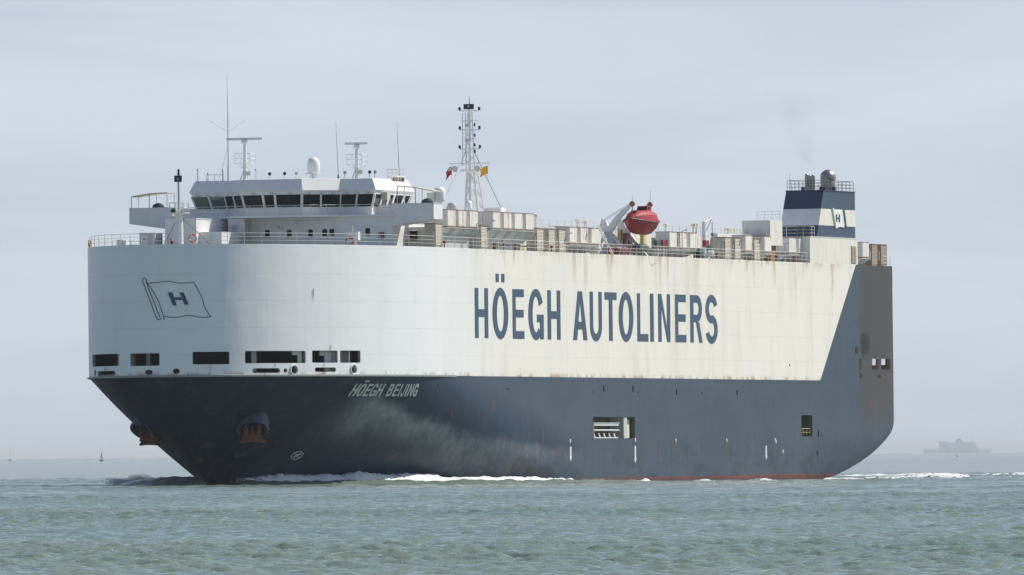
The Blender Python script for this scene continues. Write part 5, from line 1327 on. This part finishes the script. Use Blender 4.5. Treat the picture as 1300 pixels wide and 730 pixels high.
# port side: sheet of foam thrown aside by the stem, running back along the plating
def hullside(X, off):
    x, y = half_outline(0.0); i = np.argsort(x); return (X, float(np.interp(X, x[i], y[i]))+off)
pp = [hullside(X, o) for X, o in ((21, .7), (15, 1.3), (9, 1.7), (2, 2.0), (-8, 2.0), (-18, 1.8), (-28, 1.6), (-40, 1.3))]
ridge('bow_wave', pp, [(0, 2.2), (.2, 3.6), (.6, 3.4), (1, 1.4)], [(0, .55), (.06, 1.0), (.12, 1.1), (.3, 1.05), (.42, .85), (.7, .65), (1, .3)], [(0, .45), (.08, 1), (.15, 1), (.85, 1.1), (1, .85)], 11, .10)
pp2 = [(a, b+1.9) for a, b in [hullside(X, o) for X, o in ((24, .2), (14, 1.6), (4, 2.2), (-10, 2.2), (-24, 1.9), (-44, 1.4), (-60, 1.0))]]
ridge('bow_swell', pp2, [(0, 4.0), (.5, 4.0), (1, 2.4)], [(0, .45), (.3, .42), (.7, .3), (1, .12)], [(0, 0), (.5, 0), (.75, .25), (1, .25)], 21, .15, .25, .25)
# starboard side: unbroken dark crest ahead of the stem, breaking at its outer end
ps = [W2(322, 616.5), W2(285, 616), W2(250, 614.5), W2(215, 613.5), W2(180, 613), W2(150, 612.5), W2(100, 612)]
ps = [(23.5, .8), (23.0, -1.5)] + [tuple(np.array((22.5, -3.0))*(1-f)+np.array((17.7, -11.5))*f) for f in (0, .25, .5, .75, 1.0)]
ridge('bow_crest', ps, [(0, 3), (.25, 6), (.7, 6), (1, 4)], [(0, .5), (.2, .8), (.6, .78), (.85, .5), (1, .12)], [(0, 0), (.55, .0), (.75, .25), (.9, .5), (1, .2)], 31, .07, .2, .2)
spray('spray', pp[:5], 5200, 1.35, .45, 3, (.02, .08))
pso = [tuple(np.array((22.5, -3.0))*(1-f)+np.array((17.7, -11.5))*f+np.array((-1.5, 0))) for f in (.5, .65, .8, .95, 1.15)]
spray('spray', pso, 5200, 1.2, .55, 5, (.02, .07))
# scattered breaking crests along the after body and the wake astern
def patch(name, x0, x1, y, w, h, fo, seed, n=4):
    pts = [W2(x0+(x1-x0)*k/n, y+0.0*k) for k in range(n+1)]
    return ridge(name, pts, [(0, w*.6), (.5, w), (1, w*.6)], [(0, .02), (.5, h), (1, .02)], [(0, 0), (.3, fo), (.7, fo), (1, 0)], seed, .4, .18, .2)
for i, (x0, x1, y, w, h, fo) in enumerate([(690, 800, 611.8, 3, .35, .5), (766, 790, 610.5, 2, .75, 1.0), (805, 830, 612, 2, .25, .7), (880, 905, 611.5, 2, .2, .6), (940, 1000, 611, 2.5, .2, .5), (1040, 1075, 609, 3, .2, .6)]):
    patch('breaking_crest', x0, x1, y, w, h, fo, 60+i)
for i, (x0, x1, y, w, h, fo) in enumerate([(1066, 1140, 604.8, 10, .2, .7), (1085, 1180, 607.8, 8, .22, .5), (1125, 1260, 606.9, 7, .38, .72), (1115, 1245, 604, 10, .25, .6), (1222, 1300, 604.6, 7, .3, .55), (1060, 1090, 608.8, 6, .2, .7), (1180, 1340, 606.2, 14, .3, .34), (1255, 1330, 603.6, 8, .25, .55)]):
    patch('wake_foam', x0, x1, y, w, h, fo, 80+i)
# ================================================================= far vessels
def far_empty(name, x, dist, label, cat):
    p = CAM+ray(x, 577)*dist; e = empty(name, (p[0], p[1], SEA)); e.rotation_euler = (0, 0, math.atan2(r0[1], r0[0])); return tag(e, label, cat)
# local x: to the right in the photograph, local y: away
s_ = 60000/FPX
fe = far_empty('passenger_ferry', 1215, 60000, 'hazy grey passenger ferry on the horizon behind the stern', 'ferry')
X_ = lambda px_: (px_-1215)*s_
Z_ = lambda py_: (574.6-py_)*s_
def prof(pts, depth): 
    return MB().prism([(X_(a), -depth/2, Z_(b)) for a, b in pts], (0, depth, 0))
prof([(1173, 574.8), (1172, 569.5), (1193, 569.3), (1193, 570.2), (1256, 570.2), (1259, 569.7), (1257, 574.8)], 20).build('hull', 'ferry_hull', fe)
sp_ = prof([(1192, 570.1), (1192.5, 563), (1190, 560), (1200, 559.8), (1204, 561), (1236, 561), (1238, 562), (1240, 566), (1243, 568.5), (1244, 570.1)], 18).build('superstructure', 'ferry', fe)
for py_, a, b in ((564.5, 1196, 1236), (566.6, 1197, 1238), (568.6, 1196, 1236)):
    mb = MB(); n = int((b-a)/2.2)
    for k in range(n): x = a+(b-a)*k/n; mb.box(X_(x), X_(x+1.3), -9.15, -9.0, Z_(py_+.45), Z_(py_-.35))
    mb.build('window_row', 'ferry_dark_hazed', sp_)
prof([(1189.6, 560.2), (1190.3, 561.2), (1200, 561.2), (1200, 560.2)], 19).build('bridge_windows', 'ferry_dark_hazed', sp_)
prof([(1213.5, 561), (1214.5, 556.3), (1219.5, 556), (1221, 561)], 9).build('funnel', 'ferry_dark_hazed', fe); prof([(1211, 561), (1211.5, 559.6), (1222.5, 559.6), (1223, 561)], 12).build('funnel_base', 'ferry', fe)
for px_, top, w in ((1200.3, 555.5, .5), (1236.5, 552, .5), (1234.6, 558, 1.4)):
    MB().tube((X_(px_), 0, Z_(562)), (X_(px_), 0, Z_(top)), w, .25).tube((X_(px_-1), 0, Z_(top+2)), (X_(px_+1), 0, Z_(top+2)), .25).build('mast', 'ferry_dark_hazed', fe)
MB().box(X_(1255), X_(1258.6), -8, 8, Z_(572.6), Z_(570)).build('mooring_house', 'ferry_dark_hazed', fe)
for px_ in (1205, 1209, 1226, 1230):
    MB().loft([[(X_(px_)+f*3.2, -9.2+dy*w_, Z_(562.6)+dz*w_) for dy, dz in ((-1, 0), (0, -1), (1, 0), (0, 1))] for f, w_ in ((-1, .15), (-.6, .9), (.6, .9), (1, .15))]).build('tender_boat', 'ferry', fe)
# sailing yacht
s2 = 12000/FPX; yb = far_empty('sailing_yacht', 13, 14000, 'distant sailing yacht under grey sails on the horizon at the far left', 'sailing boat'); yb.rotation_euler.z += R(74)
MB().loft([[(x*1.0, y*k_, z) for y, z in ((-1, 1.15), (-.7, .1), (0, -.3), (.7, .1), (1, 1.15))] for x, k_ in ((-4.2, .7), (-2, 1.4), (1, 1.5), (3.6, .7), (5.4, .06))]).build('yacht_hull', 'far_dark', yb)
MB().tube((.4, 0, 1), (.4, 0, 18.2), .11, .06).build('yacht_mast', 'far_dark', yb)
mb = MB(); mb.loft([[(.3, 0, 17.8), (.3, .04, 17.8), (.25, .04, 17.7), (.25, 0, 17.7)], [(.3, 0, 9), (.3, .04, 9), (-2.2, .5, 9.2), (-2.2, .46, 9.2)], [(.3, 0, 2.2), (.3, .04, 2.2), (-4.0, .6, 2.4), (-4.0, .56, 2.4)]]); mb.build('mainsail', 'sail', yb)
mb = MB(); mb.prism([(.5, .1, 15.5), (4.9, .1, 1.4), (.9, .5, 1.8)], (0, .05, 0)); mb.build('jib', 'sail', yb)
MB().box(-2, 1.4, -.8, .8, 1.15, 1.7).build('cabin', 'sail', yb)
# beacon buoy
be = far_empty('beacon_buoy', 129, 10000, 'distant dark navigation buoy with a tall topmark on the horizon left of the bow', 'buoy')
MB().lathe((0, 0, -.5), [(1.4, 0), (1.5, .8), (1.45, 1.7), (1.1, 1.8)], 14).build('float', 'far_dark', be, 40)
mb = MB()
for k in range(4):
    a = math.pi/2*k+.4; mb.tube((1.1*math.cos(a), 1.1*math.sin(a), 1.2), (.5*math.cos(a), .5*math.sin(a), 5.6), .12)
    for z in (2.6, 4.2): f = (z-1.2)/4.4; r1 = 1.1-.6*f; a2 = a+math.pi/2; mb.tube((r1*math.cos(a), r1*math.sin(a), z), (r1*math.cos(a2), r1*math.sin(a2), z), .09)
mb.build('lattice', 'far_dark', be); MB().lathe((0, 0, 2.6), [(.8, 0), (.6, 2.6)], 12).build('radar_reflector', 'sail', be)
MB().lathe((0, 0, 5.5), [(.7, 0), (.7, .2), (.3, .3), (.3, 1.1), (.15, 1.3)], 12).build('lantern', 'far_dark', be, 40); MB().tube((0, 0, 6.7), (0, 0, 8.0), .12, .08).build('topmark', 'far_dark', be)
by = far_empty('marker_buoy', 1215.3, 9000, 'tiny yellow buoy on the water in front of the hazy ferry', 'buoy')
MB().lathe((0, 0, -.3), [(.7, 0), (.9, .5), (.75, 1.0), (.25, 1.4)], 12).build('float', 'buoyyellow', by, 40); MB().tube((0, 0, 1), (0, 0, 2.6), .1).build('staff', 'far_dark', by)
# ================================================================= exhaust haze and air
def volume(name, col, dens_node=None, density=0.0, aniso=0.0):
    m = bpy.data.materials.new(name); m.use_nodes = True; t = m.node_tree; t.nodes.clear()
    v = N(t, 'ShaderNodeVolumePrincipled'); v.inputs['Color'].default_value = (*col, 1); v.inputs['Density'].default_value = density; v.inputs['Anisotropy'].default_value = aniso
    o = N(t, 'ShaderNodeOutputMaterial'); t.links.new(v.outputs[0], o.inputs['Volume']); return m, t, v
m, t, v = volume('exhaust_smoke', (.25, .23, .21))
ob = N(t, 'ShaderNodeTexCoord').outputs['Object']; sp = N(t, 'ShaderNodeSeparateXYZ'); t.links.new(ob, sp.inputs[0])
nn = noise(t, ob, (.5, .5, .35), 1.0, 4, .6)
zc = sp.outputs[2]; hx = mth(t, 'SUBTRACT', sp.outputs[1], mth(t, 'MULTIPLY', zc, -.36)); wid = lin(t, zc, 0, 8, .5, 3.4)
rr = mth(t, 'DIVIDE', hx, wid); body = ramp(t, mth(t, 'ABSOLUTE', rr), 1.0, .2)
dens = mth(t, 'MULTIPLY', mth(t, 'MULTIPLY', body, ramp(t, nn, .3, .78)), mth(t, 'MULTIPLY', ramp(t, zc, 0, .3), lin(t, zc, .2, 8.5, .11, .02)))
t.links.new(dens, v.inputs['Density'])
sy = at(1028, 221, 0, -137)[1]
sm = MB().box(-1.5, 1.5, -6.8, 1.8, 0, 8.6).build('exhaust_smoke', m, None); sm.location = [float(c) for c in world((-137.5, sy, 34.3))]; kind(sm, 'stuff')
HZ = MB().box(-FAR-500, FAR+500, -FAR-500, FAR+500, SEA-1.0, 47.0)
mh, t, v = volume('haze', (.95, .99, 1.0), None, 2.2e-5, 0.0)
hz = HZ.build('haze', mh); kind(hz, 'stuff')
